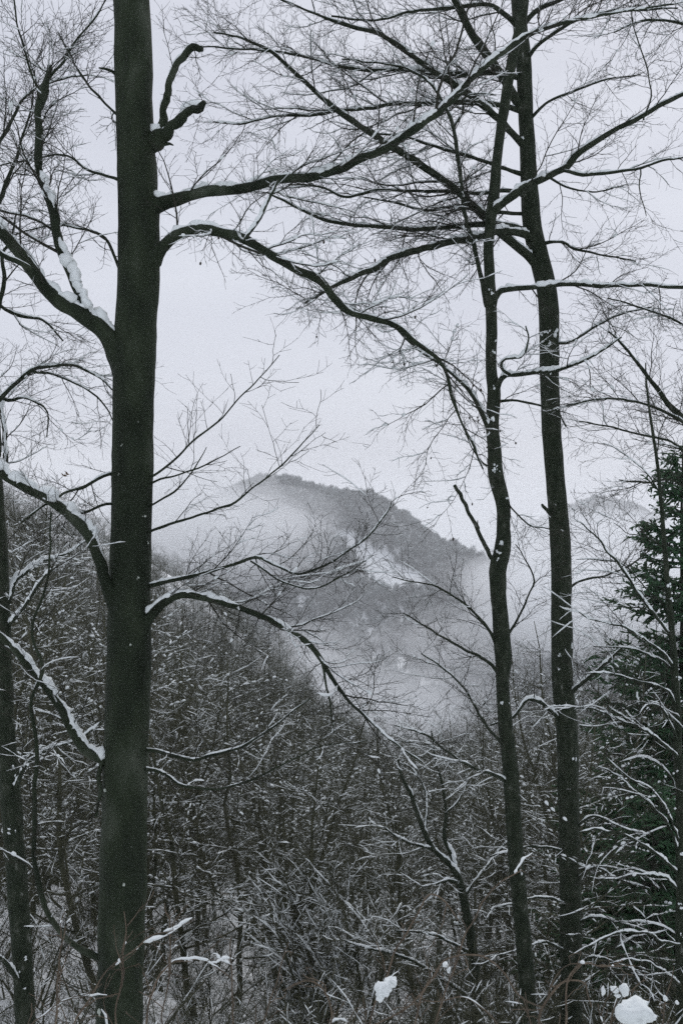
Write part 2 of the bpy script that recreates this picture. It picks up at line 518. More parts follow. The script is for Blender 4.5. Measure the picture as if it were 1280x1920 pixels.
# ------------------------------------------------------------------ woodland prototypes
def wood_proto(seed, H=12., dens=1.0, bush=False, sk=1.):
    r = rng_(seed)
    tr = MB(); tw = MB(); sn = MB()
    if bush:
        k = 9
        b0 = np.zeros((k, 3)) + r.normal(0, .12, (k, 3)) * [1, 1, 0]
        D = norm(r.normal(0, .42, (k, 3)) + [0, 0, 1.])
        pts = [b0 - [0, 0, .4]]; p = b0 - [0, 0, .4]
        for i in range(6):
            D = norm(D + r.normal(0, .12, (k, 3)) + [0, 0, .05]); p = p + D * H / 6 * r.uniform(.75, 1.1, (k, 1)); pts.append(p)
        P0 = np.stack(pts, 1); R0 = np.linspace(.022, .006, 7)[None] * r.uniform(.7, 1.3, (k, 1))
        tr.tubes(P0, R0, 5)
        P1, R1 = spawn(P0, R0, r, .22 / dens, .2, 1, .5, 1.1, (25, 55), 6, .06, .12, .6, .004, .3, .5)
        P2, R2 = spawn(P1, R1, r, .10 / dens, .1, 1, .15, .5, (30, 60), 4, .05, .15, .6, .0032, .4, .4)
        P3, R3 = spawn(P2, R2, r, .07, .2, 1, .06, .16, (30, 60), 3, .05, .1, .6, .003, .4, .3)
        tw.tubes(P1, R1, 3); tw.tubes(P2, R2, 3); tw.tubes(P3, R3, 3)
        for (p_, r_, pr, th) in ((P1, R1, .5 * sk, .013), (P2, R2, .4 * sk, .012), (P3, R3, .2 * sk, .010)):
            sn.tubes(*streak_snow(p_, r_, r, pr, th * .62, .9), 3)
    else:
        n0 = 14
        ns = 1 if seed % 3 == 0 else 2 + seed % 2          # one, two or three leaders
        z = np.linspace(-1.0, H, n0)
        rad = H * .0075
        stems = []; rads = []
        fork = r.uniform(.12, .3)
        lean = r.normal(0, .07, 2); wob = np.cumsum(r.normal(0, .06, (n0, 2)), 0)
        for k in range(ns):
            sp = r.normal(0, 1, 2); sp = sp / np.linalg.norm(sp) * (0 if ns == 1 else r.uniform(.14, .30))
            zz = z * (1 if k == 0 else r.uniform(.75, .95))
            out = np.maximum(zz - fork * H, 0) ** .85
            w2 = np.cumsum(r.normal(0, .05, (n0, 2)), 0) * (zz > fork * H)[:, None]
            xy = lean[None] * zz[:, None] + wob + sp[None] * out[:, None] + w2
            xy = xy - xy[1:2]
            stems.append(np.column_stack([xy, zz])); rads.append(rad * (1 if k == 0 else .8) * np.linspace(1.15, .10, n0) ** .85)
        P0 = np.array(stems); R0 = np.array(rads)
        tr.tubes(P0, R0, 8)
        P1, R1 = spawn(P0, R0, r, .30 / dens * (1 + .55 * (ns - 1)), .22, .99, H * .20, H * .34, (42, 78), 9, .045, .10, .5, .009, -.2, .62)
        tr.tubes(P1, R1, 4)
        P2, R2 = spawn(P1, R1, r, .26 / dens, .12, 1, .6, 1.7, (30, 60), 6, .02, .12, .6, .006, .75, .5, thin=(.009, .003))
        P3, R3 = spawn(P2, R2, r, .15 / dens, .1, 1, .2, .8, (30, 60), 4, .02, .14, .6, .005, .7, .4, thin=(.006, .003))
        P4, R4 = spawn(P3, R3, r, .13, .2, 1, .10, .34, (30, 60), 3, .04, .12, .6, .004, .6, .3)
        tw.tubes(P2, R2, 3); tw.tubes(P3, R3, 3); tw.tubes(P4, R4, 3)
        for (p_, r_, pr, th) in ((P2, R2, .36, .011), (P3, R3, .19, .009)):
            sn.tubes(*streak_snow(p_, r_, r, pr, th), 4 if p_ is P1 else 3)
        sn.tubes(*seg_snow(P1, R1, r, .42, .024, .7), 4)
        sn.tubes(*seg_snow(P2, R2, r, .24, .023, .7), 4)
    return (tr.mesh('trunk', M_WOOD), tw.mesh('crown', M_WOOD, False), sn.mesh('snow', M_SNOW))

PROTO = [wood_proto(100 + i, (10., 12., 13.5, 15., 9., 11.5)[i], (1., .95, .85, .8, 1.1, 1.)[i]) for i in range(6)]
PH = (10., 12., 13.5, 15., 9., 11.5)
BUSH = [wood_proto(200 + i, (1.9, 2.4, 1.6)[i], 1.15, True, (.35, .5, .25)[i]) for i in range(3)] + [wood_proto(207, 2.4, 1.6, True, 1.0)]
BH = (2.3, 2.9, 2.0, 2.9)

def joined(ms, name):
    mb = MB(); ml = []
    for k, m in enumerate(ms):
        V = np.empty(len(m.vertices) * 3); m.vertices.foreach_get('co', V)
        lt = np.empty(len(m.polygons), np.int32); m.polygons.foreach_get('loop_total', lt)
        li = np.empty(len(m.loops), np.int32); m.loops.foreach_get('vertex_index', li)
        st = np.concatenate([[0], np.cumsum(lt)[:-1]])
        fs = []
        for kk in np.unique(lt):
            s_ = st[lt == kk]
            fs.append(li[s_[:, None] + np.arange(kk)[None]])
        mb.add(V, fs, k); ml.append(m.materials[0])
    return mb.mesh(name, ml, smooth=False)

SKY_X = [-200, 0, 120, 200, 300, 400, 500, 600, 700, 760, 850, 950, 1000, 1100, 1180, 1280, 1500]
SKY_Y = [900, 905, 950, 970, 1035, 1085, 1195, 1290, 1375, 1405, 1385, 1290, 1215, 1195, 1230, 1250, 1240]
def skyline(px):
    return np.interp(px, SKY_X, SKY_Y)

# the wood on the hill to the left, beyond the trees one can tell apart
WOODMESH = [joined(PROTO[i], 'hill_tree') for i in (0, 2, 5)]
r = rng_(5)
n = 4600
wy = r.uniform(95, 330, n); wx = r.uniform(-.60, .42, n) * wy
wz = ground(wx, wy)
wpx = wx / wy * FPX + 640
top = (960 - skyline(wpx)) / FPX * wy
sz = np.minimum((top - wz) / 13., 1.25) * r.uniform(.6, 1.08, n)
k = (sz > .42)
# thin to one tree per about 20 m2
wx, wy, wz, sz = wx[k], wy[k], wz[k], sz[k]
points_object('woods', np.stack([wx, wy, wz], 1), sz, WOODMESH, 'snowy bare woods massed on the hillside behind the near trees')

# ------------------------------------------------------------------ hero trees, traced limb by limb
def trace(pts, d0, d1=None, step=.06, jit=.006, seed=0, bow=0.):
    """pts: (px, py, width_px); depth runs d0 -> d1 with an even bow"""
    d1 = d0 if d1 is None else d1
    a = np.array(pts, float)
    if a[:, 2].max() < 15: a[:, 2] *= .8
    s_ = np.concatenate([[0], np.cumsum(np.hypot(np.diff(a[:, 0]), np.diff(a[:, 1])))]); s_ /= s_[-1]
    dd = d0 + (d1 - d0) * s_ + bow * np.sin(s_ * math.pi)
    q = np.array([(*P(x, y, d), w / 2 / FPX * d) for (x, y, w), d in zip(a, dd)])
    q = catmull(q, step)
    r = rng_(seed + int(abs(a[0, 0]) * 7 + abs(a[0, 1])))
    nz = r.normal(0, 1, (len(q), 3)); 
    ker = np.array([.25, .5, .25])
    for k_ in range(3):
        nz[:, k_] = np.convolve(nz[:, k_], ker, 'same')
    q[1:, :3] += nz[1:] * jit
    q[:, 3] *= 1 + (.02 if a[:, 2].max() > 40 and a[0, 1] > 1900 else .10) * nz[:, 0]
    return q

class Hero:
    def __init__(s, name, label, cat, base, seed, bark, twig=M_TWIG):
        s.root = bpy.data.objects.new(name, None); COL.objects.link(s.root)
        s.root.location = base; s.root.empty_display_size = .3
        tag(s.root, label, cat)
        s.base = np.array(base); s.seed = seed; s.bark = bark; s.k = 0; s.twig = twig
    def part(s, name, mb, m, parent=None, smooth=True, label=None):
        if not mb.V:
            return None
        mb.V = [v - s.base for v in mb.V]
        o = obj(name, mb.mesh(name, m, smooth), parent or s.root, label)
        return o
    def trunk(s, q, sides=20, snow=None, lumps=()):
        mb = MB()
        V, F = tube(q[None, :, :3], q[None, :, 3], sides)
        # bark swellings
        n = len(q); c = np.repeat(q[:, :3], sides, 0); dv = V - c
        k = 1 + .10 * (vnoise(V[:, 2] * 3 + s.seed, np.arctan2(dv[:, 1], dv[:, 0]) * 1.5 + 9, 3) - .5) + .05 * (vnoise(V[:, 2] * 16, np.arctan2(dv[:, 1], dv[:, 0]) * 6 + 40, 6) - .5)
        V = c + dv * k[:, None]
        mb.add(V, F)
        o = s.part('trunk', mb, s.bark)
        sn = MB(); r = rng_(s.seed + 5)
        for (px, py, rpx) in lumps:       # snow stuck to the side of the trunk that faces the path
            z_ = np.interp
            dd = q[np.argmin(np.abs((960 - q[:, 2] / q[:, 1] * FPX) - py))]
            c0 = np.array(P(px, py, dd[1])); off = c0[0] - dd[0]
            c0[1] = dd[1] - math.sqrt(max(dd[3] ** 2 - off ** 2, 0)) * .97
            rm = rpx / FPX * dd[1]
            for k_ in range(3 if s.seed == 11 else 5):
                of = r.normal(0, .45, 3) * [1, .1, 1.3] * rm
                sn.add(*blob(c0 + of + [0, .25 * rm, 0], rm * r.uniform(.25, .6), r, 1., r.uniform(.7, 1.6), 1))
        if snow:
            for V, F in snow: sn.add(V, F)
        s.part('snow_specks', sn, M_SPLAT if s.seed == 11 else M_SNOW, o)
        return o
    def limb(s, q, sec=.22, seclen=(.5, 1.3), tw=.066, twl=(.2, .62), fine=.048, fl=(.05, .17), t0=.12, up=.06, zdir=0., snow=.45, thick=1., tsnow=.25, sides=9, flat=.45, name='branch', rt=.0019, wig=.15, face=None, husks=0):
        s.k += 1; tsnow = tsnow * 2.4
        r = rng_(s.seed * 100 + s.k)
        mb = MB()
        mb.tubes(q[None, :, :3], q[None, :, 3], sides)
        o = s.part(name, mb, s.bark)
        tm = MB(); sn = MB()
        if sec:
            Q = as_poly(q, 24)
            P0 = Q[None, :, :3]; R0 = Q[None, :, 3]
            P1, R1 = spawn(P0, R0, r, sec, t0, 1, *seclen, (25, 62), 9, up * .7, wig * .9, .5, .003, flat, .35, zdir, thin=(.0085, .0018))
            P1b, R1b = spawn(P0, R0, r, tw * 2.2, t0, 1, *twl, (30, 70), 6, up, wig, .5, .0022, flat, .2, zdir, thin=(.007, .0013))
            P2, R2 = spawn(P1, R1, r, tw, .1, 1, *twl, (28, 62), 6, up * .6, wig, .6, .0021, .5, .45, thin=(.007, .0012))
            P2 = np.concatenate([P2, P1b]); R2 = np.concatenate([R2, R1b])
            P3, R3 = spawn(P2, R2, r, fine, .1, 1, *fl, (30, 60), 3, .05, wig * .9, .7, rt, .5, .25)
            tm.tubes(P1, R1, 4); tm.tubes(P2, R2, 3); tm.tubes(P3, R3, 3)
            if husks:
                hb = MB()
                for c_ in P3[r.choice(len(P3), husks), -1]:
                    hb.add(*blob(c_ - [0, 0, .012], r.uniform(.008, .014), r, .8, 1.2, 1))
                s.part('seed_husks', hb, M_HUSK, o)
            if tsnow:
                sn.tubes(*seg_snow(P1, R1, r, .25 * tsnow, .014, .8), 4)
                sn.tubes(*streak_snow(P1, R1, r, .7 * tsnow, .009), 4)
                sn.tubes(*streak_snow(P2, R2, r, .38 * tsnow, .0064), 3)
                sn.tubes(*streak_snow(P3, R3, r, .10 * tsnow, .0035), 3)
            s.part('twigs', tm, s.twig, o, False)
        if snow:
            for V, F in limb_snow(q, r, thick, snow, face=face): sn.add(V, F)
        s.part('snow', sn, M_SNOW, o)
        return o

def ext(pts, n=1):
    return pts

# ---- 1. the thick trunk at the left
D1 = 8.8
def gbase(px, d):
    x = (px - 640) / FPX * d
    return (x, d, float(ground(x, d)))
t1 = [(203, 2330, 150), (215, 2180, 104), (224, 1960, 90), (226, 1850, 88), (230, 1700, 87), (234, 1500, 85), (240, 1300, 82), (245, 1100, 79), (248, 900, 76), (250, 760, 76), (253, 650, 77), (259, 540, 77), (261, 420, 76), (257, 300, 72), (251, 180, 69), (249, 80, 68), (246, 0, 67), (242, -150, 62), (238, -500, 50), (246, -900, 34), (240, -1300, 12)]
T1 = Hero('beech_tree', 'thickest dark trunk in the picture, with snowy limbs reaching out both sides', 'tree', gbase(203, D1), 11, M_BARK)
T1.trunk(trace(t1, D1, D1, .10, .003), 24, lumps=[(251, 1198, 7), (252, 1217, 3), (238, 1643, 6), (273, 967, 4.5), (267, 703, 3.5), (266, 793, 2.5), (264, 1081, 3.5), (208, 1470, 5), (252, 1575, 3), (221, 1382, 4), (251, 1100, 2.5), (230, 890, 2.5), (200, 1885, 8), (240, 1840, 4), (280, 1014, 3), (236, 835, 2), (246, 1760, 4), (262, 1862, 5)])
W = T1.limb
# right, the long upper limb that crosses the picture
W(trace([(258, 396, 58), (282, 388, 40), (305, 382, 28), (345, 370, 23), (400, 358, 20), (460, 352, 18), (520, 337, 17), (580, 333, 16), (635, 317, 16), (680, 296, 15), (722, 280, 15), (770, 245, 14), (825, 207, 13), (880, 152, 12), (940, 100, 10), (1000, 62, 8), (1080, 38, 6), (1170, 22, 4), (1260, 8, 3)], D1, 9.6, bow=-.5), sec=.20, seclen=(.5, 1.25), t0=.08, up=.07, zdir=.25, snow=.62, thick=1.15, tsnow=.4)
# right, the second limb that arches and droops
W(trace([(262, 505, 60), (286, 484, 38), (306, 464, 26), (330, 442, 21), (368, 430, 19), (410, 434, 18), (470, 456, 17), (520, 485, 17), (560, 508, 16), (605, 530, 15), (625, 560, 14), (652, 583, 13), (700, 598, 11), (742, 612, 10), (790, 650, 9), (822, 675, 7), (838, 705, 6), (848, 750, 5), (872, 805, 4.5), (892, 850, 4), (905, 880, 3)], D1, 9.0, bow=-.7), sec=.17, seclen=(.45, 1.15), t0=.1, up=-.01, zdir=.0, snow=.5, tsnow=.6, wig=.19, husks=34)
W(trace([(458, 452, 9), (488, 408, 8), (505, 372, 7), (520, 338, 6)], D1 - .6, D1 - .4), sec=.5, snow=.6, tsnow=.2)
# broken stubs high on the right
W(trace([(283, 262, 34), (303, 240, 19), (308, 210, 15), (316, 165, 14), (328, 135, 14), (345, 107, 14), (362, 92, 14), (378, 88, 10)], D1, D1 - .35, .03, .012), sec=.55, seclen=(.3, .8), t0=.55, up=.12, snow=.65, thick=1.1, tsnow=.15)
W(trace([(284, 268, 36), (310, 250, 24), (332, 228, 19), (355, 210, 17), (372, 199, 15), (383, 190, 9)], D1, D1 - .5, .03, .012), sec=.45, seclen=(.4, .9), t0=.75, up=.1, snow=.7, thick=1.2, tsnow=.2)
W(trace([(290, 282, 14), (308, 272, 10), (318, 270, 6), (325, 272, 3)], D1, D1 - .1, .02, .003), sec=0, snow=0)
W(trace([(225, 150, 12), (214, 136, 8), (200, 130, 6), (186, 127, 4)], D1, D1 - .1, .02, .003), sec=0, snow=0)
# left, the heavy forked limb
W(trace([(240, 690, 60), (214, 645, 44), (190, 615, 32), (150, 588, 29), (110, 565, 26), (70, 520, 25), (35, 470, 24), (0, 432, 22), (-60, 370, 18), (-130, 310, 13), (-220, 230, 8)], D1, 8.2, .05), sec=.22, seclen=(.5, 1.3), t0=.25, up=.05, zdir=.2, snow=.68, thick=1.25, tsnow=.25)
W(trace([(168, 590, 21), (152, 555, 20), (132, 510, 19), (115, 470, 19), (105, 430, 18), (98, 390, 17), (82, 345, 15), (72, 300, 15), (74, 250, 14), (73, 205, 15), (80, 180, 18), (92, 140, 11), (93, 124, 8)], D1 - .1, 9.1, .04, .006), sec=.11, seclen=(.5, 1.15), t0=.2, up=.02, zdir=.15, snow=.88, thick=1.4, tsnow=.35, face=(.8, -1.4))
W(trace([(60, 505, 13), (30, 488, 11), (-10, 470, 10), (-60, 420, 8)], 8.3, 8.1), sec=.22, snow=.4)
W(trace([(80, 180, 8), (60, 140, 6), (45, 90, 5), (30, 30, 4), (20, -40, 3)], 9.1, 9.2), sec=.2, seclen=(.3, .7), snow=.2, up=.08)
W(trace([(92, 150, 7), (120, 115, 6), (140, 80, 5), (175, 40, 4), (200, 0, 3)], 9.1, 9.2), sec=.2, seclen=(.3, .7), snow=.2, up=.08)
# lower left, arching snowy boughs
W(trace([(238, 1175, 46), (216, 1132, 32), (203, 1106, 25), (190, 1060, 22), (170, 1010, 21), (140, 975, 20), (110, 950, 19), (70, 925, 18), (30, 905, 17), (-10, 880, 16), (-80, 850, 13), (-150, 850, 8)], D1, 8.0, .05), sec=.3, seclen=(.4, .9), t0=.3, up=.08, zdir=.5, snow=.9, thick=1.6, tsnow=.3)
W(trace([(222, 1440, 24), (195, 1425, 20), (165, 1410, 18), (140, 1380, 16), (112, 1325, 15), (80, 1280, 14), (45, 1240, 13), (15, 1205, 12), (-30, 1170, 10)], D1, 8.2, .05), sec=.35, seclen=(.3, .8), t0=.2, up=.06, snow=.85, thick=1.5, tsnow=.3)
W(trace([(196, 1420, 12), (185, 1455, 11), (188, 1490, 9), (180, 1530, 7)], D1 - .05, 8.6, .04), sec=.3, snow=.8)
W(trace([(222, 1805, 20), (185, 1795, 15), (150, 1780, 12), (110, 1742, 11), (82, 1690, 11), (68, 1630, 10), (65, 1560, 9), (66, 1480, 9), (70, 1400, 8), (60, 1320, 7), (78, 1250, 6), (60, 1180, 5), (90, 1080, 4), (96, 960, 3)], D1, 8.0, .06), sec=.45, seclen=(.3, .8), snow=.15, tsnow=.3, up=0)
# lower right
W(trace([(250, 1190, 40), (272, 1164, 25), (288, 1148, 18), (308, 1128, 15), (335, 1117, 14), (380, 1119, 13), (430, 1135, 12), (480, 1152, 11), (530, 1175, 10.5), (575, 1205, 10), (603, 1240, 9), (630, 1285, 7), (665, 1325, 6), (700, 1358, 5), (730, 1385, 4), (790, 1430, 3)], D1, 7.6, .05), sec=.13, seclen=(.4, .95), t0=.12, up=.04, snow=.6, thick=1.1, tsnow=.25)
W(trace([(603, 1240, 6), (612, 1290, 5), (620, 1330, 4), (625, 1375, 2)], 7.8, 7.7), sec=.3, seclen=(.15, .4), snow=.1, up=0)
W(trace([(262, 1100, 13), (290, 1096, 11), (340, 1085, 10), (390, 1073, 9), (440, 1058, 8), (480, 1045, 7), (510, 1058, 6), (560, 1075, 5.5), (610, 1060, 5), (650, 1035, 4.5), (690, 1005, 4), (725, 960, 3), (735, 940, 2)], D1, 7.9), sec=.19, seclen=(.35, .75), up=.06, zdir=.35, snow=.35, tsnow=.12, flat=.35)
W(trace([(470, 1052, 5), (520, 1085, 5), (560, 1100, 4), (600, 1100, 4), (650, 1075, 3), (700, 1040, 2)], 8.2, 7.7), sec=.2, seclen=(.3, .65), up=.06, zdir=.35, snow=.3, tsnow=.1)
W(trace([(262, 1005, 8), (290, 994, 7), (340, 975, 6), (390, 962, 5.5), (440, 940, 5), (480, 912, 4.5), (520, 880, 4), (560, 838, 3), (600, 797, 2)], D1, 7.9), sec=.2, seclen=(.25, .6), tw=.14, up=.05, zdir=.3, snow=0, tsnow=.03, fine=.08, flat=.35)
W(trace([(262, 905, 7), (290, 890, 6), (330, 860, 5.5), (370, 820, 5), (420, 780, 4), (460, 735, 3.5), (500, 695, 2.6), (524, 665, 2)], D1, 8.0), sec=.22, seclen=(.25, .6), tw=.14, up=.05, zdir=.25, snow=0, tsnow=.03, fine=.08, flat=.35)
W(trace([(262, 915, 6), (300, 900, 5), (350, 885, 4), (400, 865, 3), (450, 836, 2)], D1, 8.4), sec=.4, seclen=(.2, .4), tw=.2, up=.06, zdir=.3, snow=0, tsnow=0, fine=.08)
W(trace([(262, 960, 6), (300, 940, 5), (340, 910, 4), (370, 870, 3), (388, 838, 2)], D1, 8.3), sec=.5, seclen=(.2, .4), tw=.2, up=.06, zdir=.3, snow=0, tsnow=0, fine=.08)
W(trace([(262, 1402, 12), (290, 1408, 10), (330, 1418, 9), (365, 1425, 8), (410, 1412, 7), (445, 1403, 6), (480, 1385, 5), (530, 1350, 4), (580, 1310, 3)], D1, 7.9), sec=.3, seclen=(.4, .9), up=.0, snow=.42, thick=.8, tsnow=.2)
W(trace([(262, 1440, 10), (310, 1450, 8), (345, 1472, 7), (400, 1480, 6), (450, 1470, 5), (520, 1440, 4), (600, 1400, 3), (690, 1390, 2)], D1, 7.6), sec=.3, seclen=(.3, .8), up=.0, snow=.25, thick=.8, tsnow=.2)
# left twiggy boughs seen beside the trunk against the sky
W(trace([(235, 900, 10), (205, 890, 8), (160, 910, 7), (120, 925, 6), (80, 950, 5), (40, 980, 4)], D1, 8.3), sec=.3, seclen=(.4, .9), up=.05, snow=.1)
W(trace([(235, 950, 8), (200, 945, 7), (160, 960, 6), (120, 970, 5)], D1, 8.5), sec=.3, seclen=(.3, .8), up=.05, snow=.1)
W(trace([(240, 540, 9), (210, 470, 7), (190, 440, 6), (150, 430, 5), (100, 420, 4), (30, 440, 3)], D1, 9.3), sec=.22, seclen=(.4, .9), up=.03, snow=.3)
W(trace([(240, 350, 9), (205, 330, 7), (170, 320, 6), (120, 290, 5), (60, 300, 4), (0, 310, 3)], D1, 9.4), sec=.22, seclen=(.4, .9), up=.04, snow=.3)
W(trace([(235, 230, 8), (205, 200, 6), (170, 165, 5), (140, 120, 4), (110, 60, 3)], D1, 9.2), sec=.25, seclen=(.3, .7), up=.06, snow=.2)

# ---- 2. the slim crooked trunk
D2 = 10.8
t2 = [(1000, 2300, 60), (992, 2080, 34), (990, 1920, 31), (982, 1780, 30), (965, 1580, 30), (955, 1430, 29), (944, 1330, 26), (943, 1270, 26), (942, 1215, 32), (936, 1140, 29), (933, 1072, 33), (941, 1030, 31), (944, 990, 26), (941, 940, 27), (929, 890, 29), (926, 840, 26), (923, 790, 26), (925, 740, 25), (921, 690, 21), (921, 600, 21), (916, 500, 20), (917, 425, 20), (925, 375, 21), (929, 325, 20), (934, 275, 18), (945, 200, 19), (957, 125, 19), (975, 50, 20), (982, 0, 19), (990, -100, 17), (1000, -400, 12), (990, -750, 4)]
T2 = Hero('crooked_tree', 'slim crooked dark trunk with a broken snag, before the straighter trunk', 'tree', gbase(1000, D2), 22, M_ROUGH)
T2.trunk(trace(t2, D2, D2, .08, .005), 18, lumps=[(935, 1035, 7), (937, 1020, 8), (933, 1048, 5), (927, 872, 7), (926, 884, 5), (932, 882, 4), (918, 551, 6), (938, 1318, 5), (922, 660, 3), (926, 640, 3), (926, 725, 5), (950, 1315, 3), (972, 1630, 4), (946, 935, 3)])
W = T2.limb
W(trace([(932, 1066, 14), (922, 1048, 11), (908, 1022, 10), (893, 990, 9.5), (878, 960, 9), (866, 935, 9), (852, 911, 9)], D2, 10.4, .03, .008), sec=0, snow=.1, name='broken_snag')
W(trace([(897, 993, 4), (896, 985, 4), (895, 975, 2)], 10.5, 10.45, .02), sec=0, snow=0)
W(trace([(918, 425, 20), (926, 398, 17), (945, 378, 15), (985, 350, 14), (1030, 330, 13), (1062, 312, 12.5), (1078, 292, 12), (1110, 270, 11), (1150, 245, 10), (1200, 220, 9), (1240, 195, 8), (1285, 175, 7), (1380, 130, 5)], D2, 9.8), sec=.34, seclen=(.4, 1.0), t0=.15, up=.03, snow=.72, thick=1.2, tsnow=.2)
W(trace([(1056, 320, 8), (1090, 327, 7.5), (1140, 325, 7), (1190, 318, 6), (1240, 302, 5), (1300, 292, 4), (1380, 280, 3)], 10.2, 9.6), sec=.4, seclen=(.3, .8), up=-.02, snow=.4, tsnow=.15)
W(trace([(1205, 225, 4), (1220, 170, 3.5), (1205, 110, 3), (1190, 60, 3), (1180, 10, 2)], 9.9, 9.7), sec=.25, seclen=(.3, .6), up=-.05, snow=.2)
W(trace([(1200, 315, 3), (1198, 350, 3), (1205, 380, 2.5), (1211, 405, 2)], 9.7, 9.7), sec=.6, seclen=(.1, .3), up=-.1, snow=0)
W(trace([(924, 575, 15), (934, 552, 12), (950, 542, 10), (1000, 539, 9), (1060, 533, 8.5), (1130, 536, 8), (1200, 535, 7), (1290, 537, 6), (1400, 530, 3)], D2, 10.0), sec=.30, seclen=(.5, 1.1), up=-.03, zdir=-.2, snow=.8, thick=1.2, tsnow=.35)
W(trace([(926, 735, 15), (936, 716, 12), (950, 703, 10), (975, 703, 8), (1010, 697, 7), (1050, 693, 6), (1095, 675, 5), (1130, 655, 4), (1165, 632, 3)], D2, 9.7), sec=.3, seclen=(.4, .9), up=.02, snow=.75, thick=1.3, tsnow=.4)
W(trace([(955, 702, 8), (940, 690, 7), (945, 675, 6), (975, 668, 5), (990, 640, 4), (985, 610, 3)], 10.5, 10.2, .03), sec=.2, seclen=(.2, .5), snow=.9, thick=1.6, tsnow=1.2)
W(trace([(912, 575, 13), (905, 540, 11), (895, 490, 10.5), (882, 440, 10), (870, 390, 10), (864, 340, 10), (857, 290, 9.5), (850, 240, 9), (836, 205, 8), (822, 180, 7), (800, 150, 6), (760, 128, 5), (700, 118, 4), (640, 110, 3)], D2, 11.4), sec=.2, seclen=(.4, 1.0), up=.02, snow=.7, tsnow=.5, flat=.1)
W(trace([(850, 240, 6), (866, 210, 5), (870, 185, 5), (890, 175, 4), (930, 178, 3)], 11.2, 11.3), sec=.3, seclen=(.3, .6), snow=.5)
W(trace([(918, 812, 13), (906, 785, 11), (893, 755, 10), (880, 735, 9.5), (862, 715, 8), (835, 690, 7), (800, 668, 6), (765, 640, 5.5), (735, 610, 5), (690, 590, 4), (640, 575, 3)], D2, 10.0), sec=.17, seclen=(.4, .95), up=.02, snow=.8, thick=1.3, tsnow=.75, wig=.17)
W(trace([(924, 752, 9), (960, 752, 6), (1000, 758, 5), (1040, 768, 4), (1060, 800, 3)], D2, 10.3), sec=.35, seclen=(.2, .6), up=-.02, snow=.3)
W(trace([(930, 1210, 9), (915, 1180, 7), (890, 1150, 6), (855, 1120, 5), (810, 1098, 4), (765, 1088, 3), (735, 1082, 2)], D2, 10.0), sec=.26, seclen=(.3, .8), up=.05, snow=.05, tsnow=.12, flat=.4)
W(trace([(938, 1265, 9), (905, 1235, 7), (870, 1218, 6), (830, 1195, 5), (790, 1170, 4), (755, 1150, 2.5)], D2, 9.9), sec=.24, seclen=(.3, .8), up=.05, snow=.05, tsnow=.12, flat=.4)
W(trace([(945, 1400, 8), (920, 1370, 7), (900, 1345, 6), (880, 1305, 5), (850, 1270, 4.5), (820, 1245, 4), (790, 1225, 3)], D2, 9.9), sec=.24, seclen=(.3, .8), up=.05, snow=.1, tsnow=.15, flat=.4)
W(trace([(955, 1470, 9), (930, 1455, 8), (890, 1440, 7), (860, 1425, 6), (825, 1400, 5), (790, 1375, 4), (740, 1360, 3)], D2, 10.0), sec=.26, seclen=(.3, .8), up=.03, snow=.6, tsnow=.5)
W(trace([(945, 1200, 8), (965, 1170, 6), (985, 1130, 5), (1000, 1090, 4), (985, 1050, 3), (965, 1020, 2)], D2, 11.2), sec=.2, seclen=(.3, .8), up=.05, snow=.1, tsnow=.1)
W(trace([(925, 880, 6), (905, 870, 4), (880, 830, 3), (865, 790, 3), (848, 740, 3), (840, 700, 2)], D2, 10.5), sec=.5, seclen=(.15, .35), up=-.05, snow=.1)
W(trace([(948, 935, 6), (965, 960, 4), (990, 985, 4), (1020, 990, 3), (1050, 1000, 2)], D2, 10.4), sec=.3, seclen=(.2, .5), up=.0, snow=.1)

# ---- 3. the straighter trunk to its right
D3 = 12.0
t3 = [(1072, 2250, 78), (1070, 2080, 48), (1070, 1920, 41), (1070, 1780, 40), (1067, 1580, 40), (1062, 1380, 40), (1054, 1280, 39), (1052, 1090, 39), (1047, 990, 37), (1039, 890, 35), (1032, 790, 35), (1030, 700, 36), (1029, 620, 37), (1026, 555, 38), (1015, 500, 37), (1003, 450, 35), (995, 400, 34), (989, 300, 30), (985, 200, 29), (981, 120, 28), (975, 50, 27), (970, 0, 26), (965, -100, 24), (975, -450, 17), (965, -850, 6)]
T3 = Hero('straight_tree', 'taller straight rough trunk standing just behind the slim crooked one', 'tree', gbase(1072, D3), 33, M_ROUGH)
T3.trunk(trace(t3, D3, D3, .10, .004), 20, lumps=[(1022, 625, 8), (1034, 630, 7), (1015, 629, 5), (1044, 634, 5), (1036, 690, 5), (1031, 702, 5), (1068, 1205, 6), (1072, 1196, 6), (1046, 1226, 4), (1044, 1252, 2.5), (1066, 1420, 6), (1074, 1418, 4), (1030, 968, 3), (1027, 645, 4)])
W = T3.limb
W(trace([(1040, 970, 12), (1026, 958, 9), (1018, 950, 8), (1016, 946, 6)], D3, D3 - .2, .02), sec=0, snow=0)
W(trace([(1012, 505, 22), (992, 482, 17), (965, 460, 16), (935, 435, 15), (905, 405, 15), (868, 368, 14), (830, 338, 14), (790, 310, 13.5), (755, 288, 13), (720, 266, 13), (680, 240, 12), (640, 213, 11), (600, 180, 9), (565, 148, 8), (530, 115, 7), (500, 92, 6), (450, 70, 4), (400, 60, 3)], D3, 10.6), sec=.2, seclen=(.5, 1.3), up=.02, snow=.45, tsnow=.3)
W(trace([(988, 215, 22), (968, 190, 18), (948, 155, 17), (925, 122, 17), (905, 95, 16.5), (885, 65, 16), (868, 30, 15), (850, -5, 14), (820, -80, 11), (780, -170, 7)], D3, 11.3), sec=.22, seclen=(.5, 1.2), up=.03, snow=.15, tsnow=.25)
